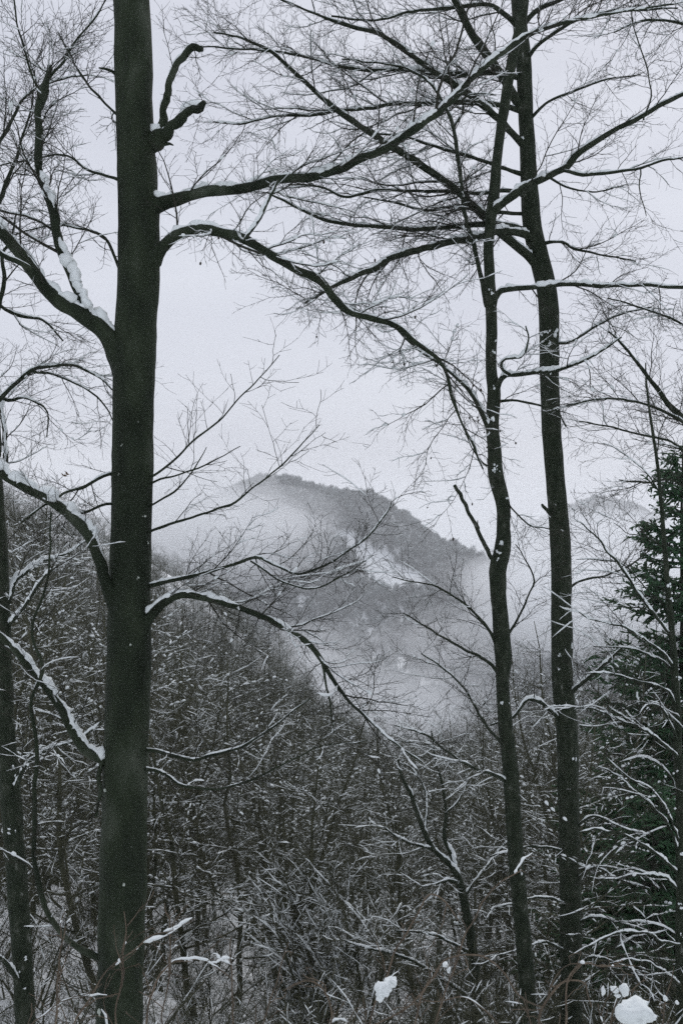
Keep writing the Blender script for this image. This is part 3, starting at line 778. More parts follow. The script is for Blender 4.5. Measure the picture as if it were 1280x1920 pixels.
W(trace([(992, 285, 18), (965, 255, 14), (940, 230, 13), (905, 200, 12), (880, 178, 12), (850, 158, 12), (815, 135, 11), (780, 112, 10), (740, 82, 9), (700, 60, 8), (650, 48, 7), (600, 30, 5), (540, 5, 4), (480, -20, 3)], D3, 10.8), sec=.2, seclen=(.5, 1.3), up=.03, snow=.5, tsnow=.4)
W(trace([(990, 215, 14), (950, 200, 12), (905, 194, 11.5), (850, 192, 11), (790, 195, 10), (740, 195, 9), (690, 204, 8), (640, 207, 7), (580, 217, 6), (520, 218, 5), (450, 232, 4), (400, 228, 3)], D3, 11.0), sec=.2, seclen=(.5, 1.3), up=.02, snow=.7, thick=1.2, tsnow=.5)
W(trace([(985, 150, 14), (930, 136, 12), (880, 140, 12), (820, 138, 10), (760, 130, 9), (700, 132, 8), (640, 126, 7), (580, 108, 6), (520, 98, 5), (450, 92, 4), (380, 88, 3)], D3, 11.2), sec=.2, seclen=(.5, 1.3), up=.02, snow=.6, thick=1.2, tsnow=.6)
W(trace([(978, 60, 14), (955, 35, 12), (930, 15, 11), (900, 8, 9), (850, 15, 8), (780, 20, 6), (700, 38, 5), (620, 30, 4)], D3, 11.2), sec=.22, seclen=(.5, 1.2), up=.02, snow=.4, tsnow=.4)
W(trace([(1000, 440, 18), (975, 430, 13), (930, 420, 12), (880, 422, 10), (820, 428, 9), (770, 430, 9), (720, 425, 8), (660, 422, 7), (600, 410, 6), (550, 385, 5), (500, 360, 3)], D3, 10.9), sec=.2, seclen=(.5, 1.2), up=-.01, snow=.4, tsnow=.3)
W(trace([(1005, 452, 18), (975, 437, 14), (930, 435, 13), (895, 446, 13), (850, 452, 13), (800, 465, 12.5), (755, 476, 12), (725, 487, 11.5), (700, 505, 11), (670, 515, 10), (640, 530, 8), (610, 545, 6), (570, 570, 4)], D3, 10.4), sec=.17, seclen=(.5, 1.2), up=-.02, snow=.6, tsnow=.4)
W(trace([(995, 375, 14), (960, 358, 10), (900, 362, 8), (840, 360, 8), (770, 358, 7), (700, 358, 7), (650, 370, 6), (600, 350, 5), (540, 345, 3)], D3, 11.1), sec=.2, seclen=(.5, 1.2), up=.0, snow=.35, tsnow=.3)
W(trace([(992, 330, 12), (950, 318, 9), (900, 300, 8), (850, 285, 7), (800, 270, 6), (750, 255, 5), (690, 250, 4)], D3, 11.4), sec=.2, seclen=(.5, 1.2), up=.0, snow=.3, tsnow=.3)
W(trace([(998, 400, 12), (960, 400, 9), (910, 395, 8), (860, 385, 7), (800, 395, 6), (740, 380, 5), (680, 370, 3)], D3, 12.3), sec=.2, seclen=(.5, 1.2), up=-.02, snow=.3, tsnow=.3)
W(trace([(970, 60, 14), (1000, 25, 11), (1030, 8, 9), (1070, -10, 8), (1120, -30, 6)], D3, 11.5), sec=.25, seclen=(.4, 1.0), up=.02, snow=.4, tsnow=.3)
W(trace([(975, 130, 10), (1000, 92, 9), (1040, 60, 8), (1080, 38, 7), (1130, 25, 6), (1190, 20, 5), (1270, 15, 3)], D3, 11.0), sec=.22, seclen=(.4, 1.0), up=-.02, snow=.4, tsnow=.3)
W(trace([(985, 230, 9), (1030, 190, 6), (1080, 170, 5), (1130, 150, 4), (1200, 140, 3)], D3, 11.3), sec=.28, seclen=(.4, .9), up=.04, snow=.2)
W(trace([(990, 350, 8), (1020, 330, 6), (1060, 350, 5), (1110, 360, 4), (1160, 350, 3)], D3, 12.2), sec=.25, seclen=(.3, .8), up=.02, snow=.2)
W(trace([(1005, 460, 11), (1030, 455, 8), (1055, 455, 7), (1075, 466, 6), (1110, 474, 5), (1150, 482, 4), (1190, 490, 3)], D3, 11.3), sec=.16, seclen=(.35, .85), up=.02, snow=.2, tsnow=.2, flat=.6)
W(trace([(1030, 645, 8), (1070, 640, 6), (1110, 615, 5), (1160, 590, 4), (1220, 575, 3)], D3, 11.4), t0=.4, sec=.25, seclen=(.4, 1.0), up=.02, snow=.25)
W(trace([(1050, 1120, 8), (1085, 1090, 6), (1130, 1080, 5), (1180, 1060, 4), (1220, 1030, 3)], D3, 12.8), t0=.4, sec=.25, seclen=(.4, .9), up=.02, snow=.2, tsnow=.2)
W(trace([(1055, 1360, 12), (1030, 1330, 9), (990, 1310, 8), (960, 1345, 7), (920, 1360, 5)], D3, 11.4), sec=.25, seclen=(.4, .9), up=.0, snow=.8, thick=1.3, tsnow=.6)
W(trace([(1060, 1310, 12), (1080, 1290, 10), (1110, 1265, 9), (1140, 1240, 7), (1165, 1215, 5)], D3, 11.4), sec=.3, seclen=(.4, .9), up=.03, snow=.9, thick=1.2, tsnow=.5)
for i, (y0, s_) in enumerate(((1600, 1), (1640, -1), (1700, 1), (1740, -1), (1790, 1), (1820, -1), (1560, -1), (1660, -1))):
    W(trace([(1068, y0, 7), (1068 - s_ * 45, y0 - 12 - 3 * i, 5.5), (1068 - s_ * 95, y0 - 10, 4), (1068 - s_ * 150, y0 + 6, 3)], D3, 11.4 - .2 * (i % 3)), sec=.3, seclen=(.3, .7), t0=.45, up=-.01, snow=.6, tsnow=.4)

# ---- 4. the trunk cut by the left edge
D4 = 10.2
t4 = [(62, 2250, 80), (54, 2060, 42), (49, 1920, 37), (41, 1780, 38), (31, 1630, 38), (19, 1480, 37), (13, 1380, 34), (8, 1280, 33), (4, 1140, 31), (-3, 990, 29), (-10, 890, 28), (-14, 700, 25), (-20, 400, 22), (-14, 100, 18), (-24, -250, 12), (-18, -500, 4)]
T4 = Hero('edge_tree', 'dark leaning trunk cut off by the left edge of the picture', 'tree', gbase(62, D4), 44, M_ROUGH)
T4.trunk(trace(t4, D4, D4, .1, .004), 18, lumps=[(26, 1440, 5), (32, 1455, 5), (40, 1820, 6), (50, 1845, 4), (24, 1550, 7), (35, 1553, 5), (52, 1790, 4)])
W = T4.limb
W(trace([(15, 1130, 14), (28, 1092, 12), (45, 1075, 10), (70, 1058, 9), (100, 1045, 7), (130, 1035, 5), (170, 1010, 3)], D4, 10.8), sec=.25, seclen=(.4, .9), up=.03, snow=.8, thick=1.3, tsnow=.5)
W(trace([(15, 1175, 10), (40, 1145, 8), (60, 1120, 8), (80, 1085, 6), (110, 1060, 4)], D4, 9.6), sec=.3, seclen=(.3, .8), up=.03, snow=.9, thick=1.3, tsnow=.5)
W(trace([(20, 1500, 12), (40, 1450, 9), (60, 1425, 7), (100, 1400, 5), (150, 1385, 4), (195, 1350, 3)], D4, 9.6), sec=.3, seclen=(.4, .9), up=.02, snow=.8, thick=1.2, tsnow=.6)
W(trace([(45, 1860, 13), (25, 1825, 11), (5, 1800, 10), (-30, 1780, 8)], D4, 9.7), sec=.3, seclen=(.4, .9), up=.02, snow=.9, thick=1.2, tsnow=.5)
W(trace([(-12, 760, 12), (10, 738, 10), (35, 715, 9), (62, 693, 8.5), (95, 687, 8), (130, 684, 7), (160, 693, 6), (190, 710, 5), (215, 735, 3)], D4, 9.8), sec=.16, seclen=(.35, .85), up=-.03, snow=.6, thick=1.1, tsnow=.4)
W(trace([(62, 697, 6), (100, 702, 5.5), (140, 718, 5), (175, 738, 4.5), (200, 765, 3.5), (212, 790, 2.5)], 10., 9.7), sec=.2, seclen=(.3, .7), up=-.03, snow=.4, tsnow=.3)
W(trace([(-14, 730, 10), (15, 750, 8), (45, 745, 6), (70, 755, 5), (90, 772, 4), (88, 820, 2.5)], D4, 10.4), sec=.2, seclen=(.3, .7), up=-.04, snow=.5, tsnow=.4)
W(trace([(-10, 900, 14), (8, 870, 12), (10, 820, 12), (6, 780, 11), (0, 740, 10), (-8, 690, 8)], D4 + .1, 10.9, .04), sec=.16, seclen=(.4, .9), up=-.01, snow=.9, thick=1.3, tsnow=.5)
W(trace([(-18, 620, 12), (2, 560, 11), (8, 520, 9), (4, 480, 8), (20, 450, 5), (30, 400, 3)], D4, 10.), sec=.25, seclen=(.4, .9), up=.03, snow=.3)
W(trace([(-18, 420, 12), (10, 350, 10), (30, 300, 8), (45, 250, 6), (60, 200, 4), (66, 130, 3)], D4, 11), sec=.2, seclen=(.5, 1.1), up=.02, snow=.35)
W(trace([(-14, 560, 10), (30, 590, 8), (80, 600, 6), (120, 640, 4)], D4, 11), sec=.2, seclen=(.4, 1.0), up=-.02, snow=.3)
W(trace([(-18, 300, 11), (20, 230, 8), (50, 180, 6), (110, 150, 4), (170, 140, 3)], D4, 11.2), sec=.2, seclen=(.5, 1.1), up=.03, snow=.35)

# ---- 5. the slender pole-like tree at the right edge, arching snowy branches
D5 = 9.6
t5 = [(1280, 2240, 44), (1277, 2040, 21), (1276, 1900, 19), (1275, 1700, 18), (1274, 1500, 17), (1270, 1400, 16), (1266, 1300, 15), (1258, 1180, 12), (1249, 1080, 10), (1243, 990, 8), (1236, 920, 7), (1229, 850, 6), (1220, 800, 5), (1212, 730, 4), (1208, 680, 2)]
T5 = Hero('pole_tree', 'slender pole thin tree at the right edge with arching snow lined branches', 'tree', gbase(1280, D5), 55, M_ROUGH)
T5.trunk(trace(t5, D5, D5, .06, .004), 12, lumps=[(1252, 1100, 5), (1256, 1125, 6), (1270, 1252, 5), (1268, 1270, 5), (1274, 1600, 5), (1274, 1695, 5), (1273, 1750, 5)])
W = T5.limb
L5 = [
 ([(1257, 1190, 9), (1240, 1172, 8), (1215, 1140, 8), (1190, 1105, 7.5), (1165, 1068, 7), (1140, 1035, 6), (1120, 1010, 5), (1100, 990, 4), (1080, 975, 3)], .9, 9.0),
 ([(1264, 1255, 9), (1240, 1225, 7), (1205, 1195, 6.5), (1170, 1178, 6), (1135, 1167, 5), (1110, 1162, 4), (1085, 1150, 3)], .7, 9.2),
 ([(1266, 1262, 8), (1235, 1235, 6), (1200, 1220, 5), (1150, 1213, 4), (1110, 1210, 3)], .6, 9.9),
 ([(1270, 1330, 8), (1248, 1292, 6), (1215, 1282, 5), (1180, 1272, 5), (1135, 1262, 4), (1090, 1262, 3)], .7, 9.1),
 ([(1273, 1425, 10), (1245, 1395, 8), (1210, 1372, 8), (1165, 1350, 7.5), (1125, 1335, 7), (1090, 1326, 6), (1075, 1330, 4)], .95, 9.0),
 ([(1274, 1500, 8), (1255, 1455, 7), (1230, 1430, 6), (1200, 1420, 5), (1160, 1430, 4)], .8, 9.9),
 ([(1274, 1600, 9), (1252, 1550, 8), (1225, 1515, 7), (1190, 1485, 6), (1150, 1450, 5), (1120, 1438, 3)], .95, 9.1),
 ([(1275, 1640, 10), (1240, 1610, 9), (1205, 1585, 8.5), (1170, 1565, 8), (1135, 1558, 7), (1105, 1556, 5), (1085, 1562, 3)], .95, 8.9),
 ([(1275, 1580, 7), (1250, 1520, 6), (1220, 1480, 5), (1180, 1460, 4)], .9, 8.8),
 ([(1275, 1672, 9), (1245, 1645, 7), (1200, 1640, 6), (1150, 1648, 5), (1100, 1645, 4)], .9, 9.3),
 ([(1276, 1772, 8), (1240, 1765, 7), (1215, 1750, 7), (1185, 1747, 6), (1140, 1755, 5), (1100, 1775, 4), (1075, 1790, 3)], .9, 8.7),
 ([(1276, 1760, 7), (1235, 1735, 5), (1190, 1728, 4), (1150, 1730, 3)], .8, 9.8),
 ([(1276, 1850, 7), (1235, 1815, 6), (1190, 1800, 5), (1140, 1805, 4)], .8, 8.9),
 ([(1272, 1390, 7), (1240, 1330, 6), (1200, 1318, 5), (1170, 1330, 4)], .8, 8.9),
 ([(1262, 1230, 6), (1250, 1150, 5), (1215, 1110, 4), (1170, 1060, 4), (1120, 1050, 3), (1080, 1048, 2)], .3, 9.8),
 ([(1246, 1030, 5), (1215, 1010, 4), (1180, 1000, 3), (1150, 980, 2)], .2, 9.4),
 ([(1238, 930, 5), (1215, 890, 4), (1180, 860, 3), (1130, 830, 2)], .1, 9.5),
 ([(1230, 850, 4), (1240, 800, 3), (1262, 760, 2)], .1, 9.7)]
for pts, sn, d1 in L5:
    W(trace([(a_, b_, c_ * .78) for a_, b_, c_ in pts], D5, d1, .05, .009), sec=.24, seclen=(.25, .7), up=-.01, snow=sn * .78, thick=.95, tsnow=sn * .45)

# ---- 6. a tree outside the right edge whose boughs reach into the sky at the right
D6 = 11.5
t6 = [(1400, 2120, 60), (1395, 1900, 36), (1385, 1400, 33), (1375, 1000, 30), (1362, 850, 28), (1372, 600, 24), (1380, 200, 18), (1370, -200, 11), (1376, -450, 4)]
T6 = Hero('side_tree', 'twiggy pale boughs entering from the right edge beside the spruce top', 'tree', gbase(1400, D6), 66, M_ROUGH)
T6.trunk(trace(t6, D6, D6, .12, .004), 14)
W = T6.limb
W(trace([(1362, 870, 16), (1310, 815, 14), (1280, 785, 13), (1255, 762, 11), (1235, 735, 9), (1212, 705, 7), (1190, 675, 6), (1170, 650, 5), (1140, 620, 3)], D6, 11.), sec=.2, seclen=(.4, .9), up=.03, snow=.6, tsnow=.3)
W(trace([(1362, 900, 12), (1300, 810, 9), (1250, 775, 7), (1200, 755, 6), (1150, 748, 5), (1100, 752, 4), (1060, 760, 3)], D6, 10.8), sec=.2, seclen=(.4, .9), up=.0, snow=.2, tsnow=.2)
W(trace([(1365, 950, 12), (1310, 880, 8), (1260, 830, 6), (1200, 815, 5), (1140, 800, 4), (1085, 790, 3)], D6, 11.2), sec=.2, seclen=(.4, .9), up=.01, snow=.2, tsnow=.2)
W(trace([(1372, 700, 10), (1320, 660, 8), (1280, 610, 6), (1240, 590, 5), (1180, 570, 4), (1140, 560, 3)], D6, 11.2), sec=.25, seclen=(.4, .9), up=.02, snow=.2, tsnow=.2)
W(trace([(1360, 980, 10), (1300, 930, 7), (1260, 900, 6), (1210, 905, 5), (1160, 900, 3)], D6, 11.), sec=.22, seclen=(.4, .9), up=.02, snow=.3, tsnow=.2)
W(trace([(1376, 120, 10), (1310, 60, 8), (1260, 40, 6), (1200, 40, 5), (1150, 60, 3)], D6, 11.), sec=.2, seclen=(.4, .9), up=-.06, snow=.5, tsnow=.5)

# ---- 7. the forked young tree low in the middle distance
D7 = 13.5
t7 = [(902, 2160, 44), (897, 1980, 24), (893, 1880, 21), (886, 1790, 19), (874, 1710, 17), (858, 1645, 14), (838, 1615, 11), (812, 1592, 10), (795, 1560, 10), (780, 1520, 9), (768, 1485, 8), (752, 1455, 6), (745, 1420, 4)]
T7 = Hero('forked_tree', 'small forked tree with a kinked snowy stem left of the crooked trunk', 'tree', gbase(902, D7), 77, M_ROUGH, M_WOOD)
T7.trunk(trace(t7, D7, D7, .08, .006), 14, lumps=[(855, 1724, 6), (862, 1720, 5), (858, 1652, 4), (880, 1703, 4)], snow=limb_snow(trace(t7[5:], D7, D7, .05), rng_(3), 1.0, .8, .99))
W = T7.limb
for pts, d1 in (
 ([(856, 1640, 13), (845, 1600, 10), (832, 1570, 9), (835, 1520, 7), (828, 1470, 6), (815, 1420, 4), (808, 1370, 3)], 13.9),
 ([(812, 1592, 7), (780, 1585, 6), (745, 1570, 5), (720, 1550, 4)], 13.0),
 ([(795, 1560, 7), (800, 1520, 6), (795, 1480, 5), (770, 1440, 4), (745, 1430, 3)], 13.9),
 ([(868, 1680, 8), (900, 1640, 6), (930, 1600, 5), (960, 1570, 4)], 13.8),
 ([(862, 1655, 8), (835, 1652, 7), (815, 1658, 5), (790, 1662, 3)], 13.0),
 ([(885, 1790, 8), (840, 1765, 6), (800, 1750, 5), (740, 1745, 4)], 12.9),
 ([(890, 1880, 9), (850, 1850, 7), (815, 1828, 7), (770, 1800, 6.5), (730, 1787, 6), (690, 1778, 5), (640, 1762, 3)], 12.4),
 ([(835, 1525, 5), (860, 1500, 4), (880, 1460, 3)], 13.6)):
    W(trace(pts, D7, d1, .06), sec=.26, seclen=(.4, 1.0), up=.02, snow=.8, thick=1., tsnow=.5, rt=.003)

# ------------------------------------------------------------------ spruces at the right
def spruce(name, label, base, H, rmax, seed, snowp):
    r = rng_(seed)
    root = bpy.data.objects.new(name, None); COL.objects.link(root); root.location = base
    tag(root, label, 'tree')
    mb = MB()
    z = np.linspace(-.6, H, 14)
    mb.tubes(np.stack([r.normal(0, .012, 14), r.normal(0, .012, 14), z], 1)[None], (np.linspace(H * .014, .012, 14))[None], 9)
    obj('trunk', mb.mesh('trunk', M_ROUGH), root)
    nb = int(H * 30)
    hz = np.sort(r.uniform(.06, .985, nb)) * H
    hz += (np.round(hz / .42) * .42 - hz) * .55
    hz = np.clip(hz, .1, H * .985)
    az = r.uniform(0, 2 * math.pi, nb)
    ln = rmax * (1 - hz / H) ** .85 * r.uniform(.72, 1.12, nb) + .12
    npt = 9; t = np.linspace(0, 1, npt)
    rad = ln[:, None] * t[None]
    dz = rad * (.12 - .52 * (1 - hz / H)[:, None]) + .30 * ln[:, None] * t[None] ** 2.6 * .9
    B = np.stack([np.cos(az)[:, None] * rad, np.sin(az)[:, None] * rad, hz[:, None] + dz], 2)
    B[:, 1:] += r.normal(0, .012, (nb, npt - 1, 3))
    RB = (.006 + .010 * ln)[:, None] * (1 - .75 * t[None])
    bm_ = MB(); bm_.tubes(B, RB, 4)
    obj('boughs', bm_.mesh('boughs', M_ROUGH), root)
    S1, Q1 = spawn(B, RB, r, .095, .12, 1., .22, .62, (38, 62), 5, -.10, .07, .6, .006, .75, .45)
    S2, Q2 = spawn(S1, Q1, r, .092, .1, 1., .07, .22, (35, 60), 3, -.12, .08, .8, .006, .6, .3)
    cm = MB()
    cm.tubes(B[:, 4:], np.full((nb, npt - 4), .020) * np.linspace(1, .5, npt - 4)[None], 4)
    cm.tubes(S1, np.full(S1.shape[:2], .034) * np.linspace(1, .3, 5)[None], 3)
    cm.tubes(S2, np.full(S2.shape[:2], .027) * np.array([[.9, 1, .15]]), 3)
    obj('needles', cm.mesh('needles', M_NEEDLE, False), root)
    sn = MB()
    sn.tubes(*seg_snow(B[:, 3:], RB[:, 3:] + .015, r, .30 * snowp, .06, .95), 6)
    sn.tubes(*seg_snow(S1, Q1 + .02, r, .035 * snowp, .03, .95), 5)
    if sn.V: obj('snow', sn.mesh('snow', M_SNOW), root)
    return root

def gb(px, d, sink=0.):
    x = (px - 640) / FPX * d
    return (x, d, float(ground(x, d)) - sink)
def height_for(px, py, d):
    return (960 - py) / FPX * d - gb(px, d)[2]
spruce('spruce_tree', 'tall dark green spruce with drooping boughs at the right edge', gb(1278, 24), height_for(1278, 825, 24), 3.7, 5, .8)
spruce('spruce_tree', 'small dark spruce low behind the slender pole tree', gb(1225, 19), height_for(1225, 1480, 19), 2.3, 6, .35)
spruce('spruce_tree', 'lowest dark spruce filling the gap right of the straight trunk', gb(1140, 21), height_for(1140, 1560, 21), 2.2, 8, .3)

# ------------------------------------------------------------------ the woodland below: trees one can tell apart
r = rng_(9)
spots = []
def place(kind, x, d, h, i):
    pr, ph = (PROTO, PH) if kind == 'tree' else (BUSH, BH)
    p = pr[i % len(pr)]
    root = bpy.data.objects.new('woodland_tree' if kind == 'tree' else 'snowy_bush', None)
    COL.objects.link(root)
    root.location = (x, d, float(ground(x, d)))
    sc_ = h / ph[i % len(pr)]
    root.scale = (sc_ * (1.0 if kind == 'bush' else max(.85, min(1.2, 1 / sc_ ** .3))),) * 2 + (sc_,)
    root.rotation_euler = (0, 0, r.uniform(0, 6.28))
    for nm, m in zip(('trunk' if kind == 'tree' else 'stems', 'crown', 'snow'), p):
        obj(nm, m, root)
    return root
BANDS = [(70, 'behind the left edge trunk'), (200, 'between the left edge trunk and the thickest trunk'), (290, 'hidden mostly by the thickest trunk'),
         (400, 'just right of the thickest trunk'), (530, 'left of the whitest bush'), (720, 'above the whitest bush'), (840, 'left of the kinked forked tree'),
         (915, 'behind the kinked forked tree'), (1000, 'behind the slim crooked trunk'), (1110, 'behind the straight rough trunk'),
         (1200, 'between the straight trunk and the tall spruce'), (9999, 'by the tall spruce')]
ORD = ['nearest', 'second nearest', 'third nearest', 'fourth nearest', 'fifth nearest', 'sixth nearest', 'seventh nearest', 'eighth nearest', 'ninth nearest']
COUNT = {}
def label_by_band(o, px, what, plural, most, key):
    b = next(t for e, t in BANDS if px < e)
    k = COUNT.get((key, b), 0); COUNT[(key, b)] = k + 1
    if k < most:
        o['label'] = ORD[k] + ' ' + what + ' ' + b
        o['group'] = plural + ' ' + b
    else:
        o['label'] = 'distant small looking ' + what + ' ' + b
        o['group'] = 'distant ' + plural + ' ' + b
cand = 0; trees = []
while len(trees) < 270 and cand < 16000:
    cand += 1
    d = 15.5 + 86 * r.random() ** 1.5
    x = r.uniform(-.40, .40) * d
    px = x / d * FPX + 640
    mind = 1.15 + d * .02
    if any((x - a) ** 2 + (d - b) ** 2 < mind ** 2 for a, b, _, _ in trees):
        continue
    g = float(ground(x, d))
    low = float(np.interp(px, [150, 300, 620, 800], [60, 120, 70, 15]))
    topmax = (960 - float(skyline(px)) - low * min(1, max(0, (110 - d) / 40))) / FPX * d - g
    h = min(topmax, r.uniform(8.5, 16)) * r.uniform(.74, 1.06)
    if h < 4.2:
        continue
    # keep the snowy floor at the lower left open
    if d < 24 and 60 < px < 180:
        continue
    if (d < 28 and px > 1110):
        continue
    trees.append((x, d, h, px))
trees.sort(key=lambda t: t[1])
for i, (x, d, h, px) in enumerate(trees):
    o = place('tree', x, d, h, int(r.integers(0, 6)))
    tag(o, None, 'tree')
    label_by_band(o, px, 'bare snow flecked tree', 'bare trees', 9, 'tree')
bushes = []
cand = 0
while len(bushes) < 95 and cand < 5000:
    cand += 1
    d = 8.5 + 24 * r.random() ** 1.5
    x = r.uniform(-.40, .40) * d
    px = x / d * FPX + 640
    if any((x - a) ** 2 + (d - b) ** 2 < 1.2 for a, b in bushes):
        continue
    if 60 < px < 185 and r.random() < .75:
        continue
    bushes.append((x, d))
for i, (x, d) in enumerate(sorted(bushes, key=lambda t: t[1])):
    o = place('bush', x, d, r.uniform(1.3, 2.8), int(r.integers(0, 3)))
    px = x / d * FPX + 640
    tag(o, None, 'bush')
    label_by_band(o, px, 'low twiggy snow dusted bush', 'low bushes', 9, 'bush')
# the whitest bush
o = place('bush', *[(P(625, 0, 15)[0])], 15, 4.0, 3)
tag(o, 'largest and whitest twiggy bush low in the centre', 'bush')

# ------------------------------------------------------------------ tan canes close by at the bottom edge
class Cane(Hero):
    pass
def cane(label, pts, d0, d1, clumps=(), w=1., sec=.25, snow=.15):
    d = d0
    px0, py0 = pts[0][0], pts[0][1]
    x0 = (px0 - 640) / FPX * d
    g = float(ground(x0, d))
    b = (x0, d, g)
    h = Hero('bramble_cane', label, 'shrub', b, int(px0) + int(py0), M_CANE, M_CANE)
    q = trace([(a_, b_, c_ * .6) for a_, b_, c_ in pts], d0, d1, .05, .011)
    q = np.vstack([[(x0 - .05, d + .02, g - .1, q[0, 3] * 1.25), (x0 - .02, d, (g + q[0, 2]) / 2, q[0, 3] * 1.1)], q])
    q = catmull(q, .05)
    o = h.limb(q, sec=sec, seclen=(.12, .4), tw=.12, twl=(.06, .2), fine=.1, fl=(.02, .05), t0=.35, up=.03, snow=snow, thick=1., tsnow=.15, sides=7, name='stem', rt=.0008, wig=.22)
    if clumps:
        sn = MB(); r = rng_(int(px0))
        for (px, py, rp, dd, sz) in clumps:
            sn.add(*blob(P(px, py, dd), rp / FPX * dd, r, 1., sz, 3))
        h.part('snow_clump', sn, M_SNOW)
    return h
cane('tan cane leaning up to the crooked trunk above a snow clump', [(690, 1960, 8), (715, 1850, 8), (760, 1745, 7), (810, 1680, 6), (860, 1720, 5)], 4.2, 4.5, [(716, 1856, 15, 4.2, 1.0), (730, 1843, 12, 4.22, .7), (712, 1868, 8, 4.2, 1.2), (737, 1838, 7, 4.2, .8)])
cane('tan cane rising past the small forked tree to the crooked trunk', [(800, 1980, 7), (830, 1880, 7), (880, 1730, 6), (925, 1665, 5), (975, 1630, 4)], 4.6, 4.9)
cane('tan cane arching over in a bow between forked and crooked trunks', [(770, 1990, 8), (800, 1850, 8), (840, 1805, 7), (890, 1790, 7), (930, 1810, 7), (960, 1850, 6), (985, 1880, 6), (1020, 1892, 5)], 4.0, 4.3)
cane('tan cane looping up before the base of the straight trunk', [(995, 1990, 9), (1010, 1900, 9), (1035, 1855, 8), (1065, 1840, 7), (1100, 1850, 6), (1110, 1890, 5)], 3.6, 3.6)
cane('tan cane hooked right over the straight trunk base', [(1055, 1990, 8), (1062, 1880, 8), (1072, 1830, 7), (1090, 1812, 6), (1130, 1810, 5), (1170, 1803, 4)], 3.9, 4.1)
cane('tan cane loaded with the biggest snow cap at the lower right corner', [(1150, 2000, 9), (1165, 1930, 8), (1185, 1890, 7), (1225, 1905, 5)], 3.6, 3.6, [(1190, 1900, 29, 3.55, .85), (1172, 1897, 16, 3.55, 1.), (1212, 1903, 15, 3.55, .6), (1198, 1884, 14, 3.56, .7)])
cane('thin stem with small upright snow caps above the corner snow cap', [(1130, 1990, 6), (1145, 1900, 6), (1160, 1850, 5), (1168, 1830, 4)], 4.3, 4.3, [(1170, 1856, 9, 4.28, 1.4), (1152, 1856, 7, 4.3, .8), (1157, 1866, 6, 4.3, .7), (1130, 1858, 4, 4.3, 2.)], snow=.4)
cane('reddish cane with snow beads by the right bottom edge', [(1240, 1990, 6), (1245, 1900, 6), (1250, 1850, 5), (1262, 1810, 3)], 4.6, 4.6, [(1246, 1872, 4, 4.58, 1.2), (1268, 1880, 3.5, 4.6, 1.)], snow=.4)
cane('low cane with a white hooked snow tip left of the forked tree', [(640, 1990, 7), (690, 1930, 6), (770, 1890, 6), (800, 1860, 5), (825, 1815, 4)], 4.4, 4.6, [(834, 1808, 6, 4.6, .8), (840, 1818, 4, 4.6, 1.6)])
cane('upright cane at the bottom before the thickest trunk', [(215, 1990, 8), (220, 1880, 7), (232, 1770, 6), (238, 1710, 4)], 4.4, 4.5, sec=.15)
cane('cane leaning right across the foot of the thickest trunk', [(130, 1990, 8), (150, 1900, 7), (190, 1830, 6), (260, 1770, 5), (330, 1740, 3)], 4.4, 4.6, sec=.15)
cane('cane leaning right before the snowy floor at lower left', [(95, 1990, 7), (105, 1900, 7), (112, 1800, 6), (125, 1740, 4)], 4.2, 4.3, sec=.15)
cane('thin cane springing from the lower left corner', [(20, 1990, 7), (60, 1930, 6), (110, 1880, 5), (150, 1870, 3)], 4.3, 4.4, sec=.15)
cane('stiff cane right of the foot of the thickest trunk', [(300, 1990, 7), (312, 1880, 6), (318, 1760, 5), (312, 1690, 3)], 4.8, 4.8, sec=.15)
cane('cane fanning right below the central bush', [(480, 1990, 7), (500, 1900, 6), (530, 1810, 5), (545, 1770, 3)], 4.5, 4.5, sec=.15)
cane('tall straw coloured cane below the central bush', [(430, 1990, 7), (434, 1880, 6), (432, 1800, 5), (437, 1750, 4)], 5.2, 5.2, sec=.4)
cane('cane arching left under the whitest bush', [(620, 1990, 8), (615, 1900, 7), (600, 1850, 6), (570, 1840, 5), (530, 1860, 3)], 4.3, 4.3, sec=.2)
cane('low snowy cane arching right of the thickest trunk foot', [(270, 1990, 9), (280, 1880, 8), (310, 1815, 8), (350, 1797, 7), (400, 1810, 6), (440, 1840, 4)], 5.6, 5.9, sec=.2, snow=.42)
cane('dark cane sweeping left at the bottom of the straight trunk', [(960, 1990, 7), (930, 1920, 6), (880, 1880, 5), (820, 1878, 4)], 4.2, 4.4, sec=.2, snow=.3)

# ------------------------------------------------------------------ air: valley fog banks and even haze
def volume_mat(name, color, dens):
    m = bpy.data.materials.new(name); m.use_nodes = True
    t = m.node_tree
    for n_ in list(t.nodes): t.nodes.remove(n_)
    o = t.nodes.new('ShaderNodeOutputMaterial'); v = t.nodes.new('ShaderNodeVolumePrincipled')
    v.inputs['Color'].default_value = (*color, 1); v.inputs['Density'].default_value = dens
    v.inputs['Anisotropy'].default_value = 0.3
    t.links.new(v.outputs[0], o.inputs['Volume'])
    return m
FOGCOL = (.975, .988, 1.0)
HAZE_TOP = 130.
hm = volume_mat('haze_air', FOGCOL, .00026)
x0, x1, y0, y1, z0, z1 = -5200, 5200, -60, 5400, -240, HAZE_TOP
V = np.array([(x, y, z) for z in (z0, z1) for y in (y0, y1) for x in (x0, x1)], float)
F = np.array([(0, 2, 3, 1), (4, 5, 7, 6), (0, 1, 5, 4), (2, 6, 7, 3), (0, 4, 6, 2), (1, 3, 7, 5)])
obj('haze', new_mesh('haze', V, [F], hm, smooth=False), label='pale winter haze filling the whole valley air', kind='stuff')
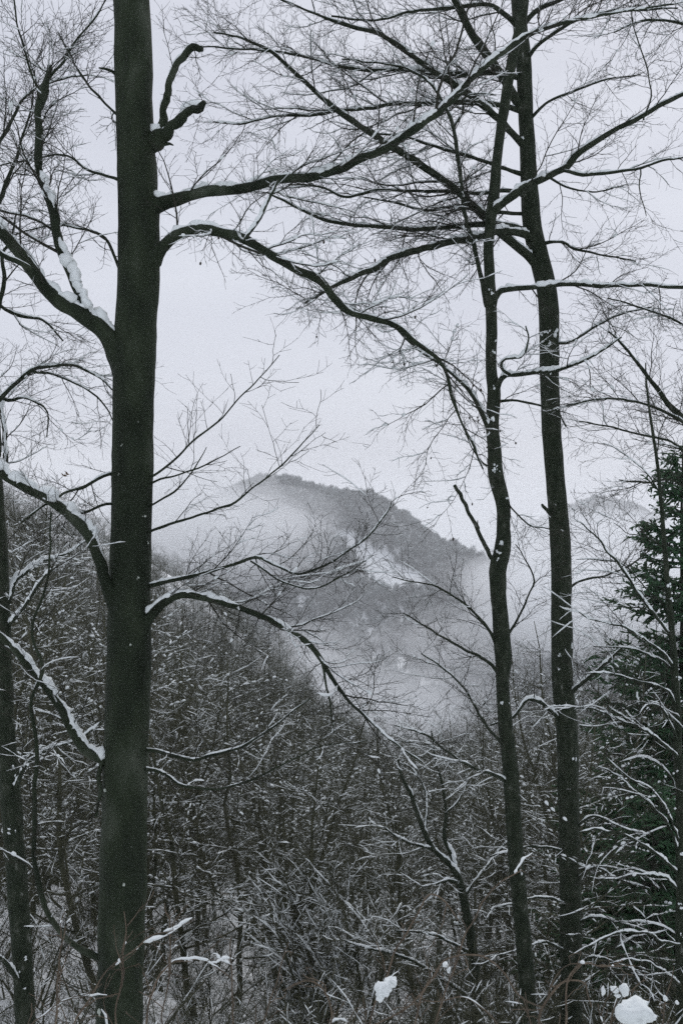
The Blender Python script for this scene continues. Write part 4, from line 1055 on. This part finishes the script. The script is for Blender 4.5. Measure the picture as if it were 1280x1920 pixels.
FOG = [  # px, py, distance, half width px, half height px, half depth m, density
 (400, 1010, 1120, 200, 75, 150, .0055), (480, 965, 1250, 130, 50, 110, .0035), (330, 930, 1300, 160, 70, 150, .0045),
 (560, 985, 1150, 80, 30, 60, .003),
 (680, 1300, 780, 240, 60, 120, .002), (890, 1200, 850, 180, 55, 120, .002), (1020, 1120, 1000, 120, 75, 140, .0045),
 (620, 1210, 900, 150, 40, 80, .0012), (1060, 1115, 900, 150, 90, 150, .005), (1200, 1085, 1100, 180, 85, 200, .005),
 (1150, 1045, 1900, 300, 75, 250, .004),
 (700, 1330, 600, 220, 45, 90, .003), (900, 1080, 1150, 90, 35, 60, .0016), (560, 1250, 700, 110, 60, 80, .003),
]
import bmesh
bm = bmesh.new(); bmesh.ops.create_icosphere(bm, subdivisions=3, radius=1)
IV = np.array([v.co[:] for v in bm.verts]); IF = np.array([[v.index for v in f.verts] for f in bm.faces]); bm.free()
for i, (px, py, d, hw, hh, hd, de) in enumerate(FOG):
    for k_, (sc_, dn) in enumerate(((1.2, .40), (.78, .75))):        # a thin veil round a denser core
        k = 1 + .6 * (fbm(IV[:, 0] * 1.6 + i * 7 + 50 + k_ * 3, IV[:, 1] * 1.4 + IV[:, 2] * 1.5 + 50, i, 4) - .45)
        V = IV * k[:, None] * np.array([hw / FPX * d, hd, hh / FPX * d]) * sc_
        m = volume_mat('fog_air', FOGCOL, de * dn * (1.3 if px < 600 and py < 1100 else 1.8))
        o = obj('fog_bank', new_mesh('fog_bank', V, [IF], m), label='soft fog bank drifting over the valley and mountain flank', kind='stuff', group='fog banks in the valley')
        o.location = P(px, py, d)

# dead leaf cluster still hanging by the thickest trunk
lf = MB(); r = rng_(4)
for k in range(5):
    c = np.array(P(122 + r.uniform(-5, 5), 888 + r.uniform(-3, 5), 8.35)); a = r.uniform(0, 6.28)
    u_ = np.array([math.cos(a), .3, math.sin(a)]) * .022; v_ = np.array([-math.sin(a) * .5, .5, math.cos(a) * .6]) * .012
    lf.add(np.array([c - u_, c + v_, c + u_, c - v_ + [0, .008, 0]]), np.array([[0, 1, 2], [0, 2, 3]]))
T1.part('dead_leaves', lf, M_LEAF, label='brown withered leaf cluster')
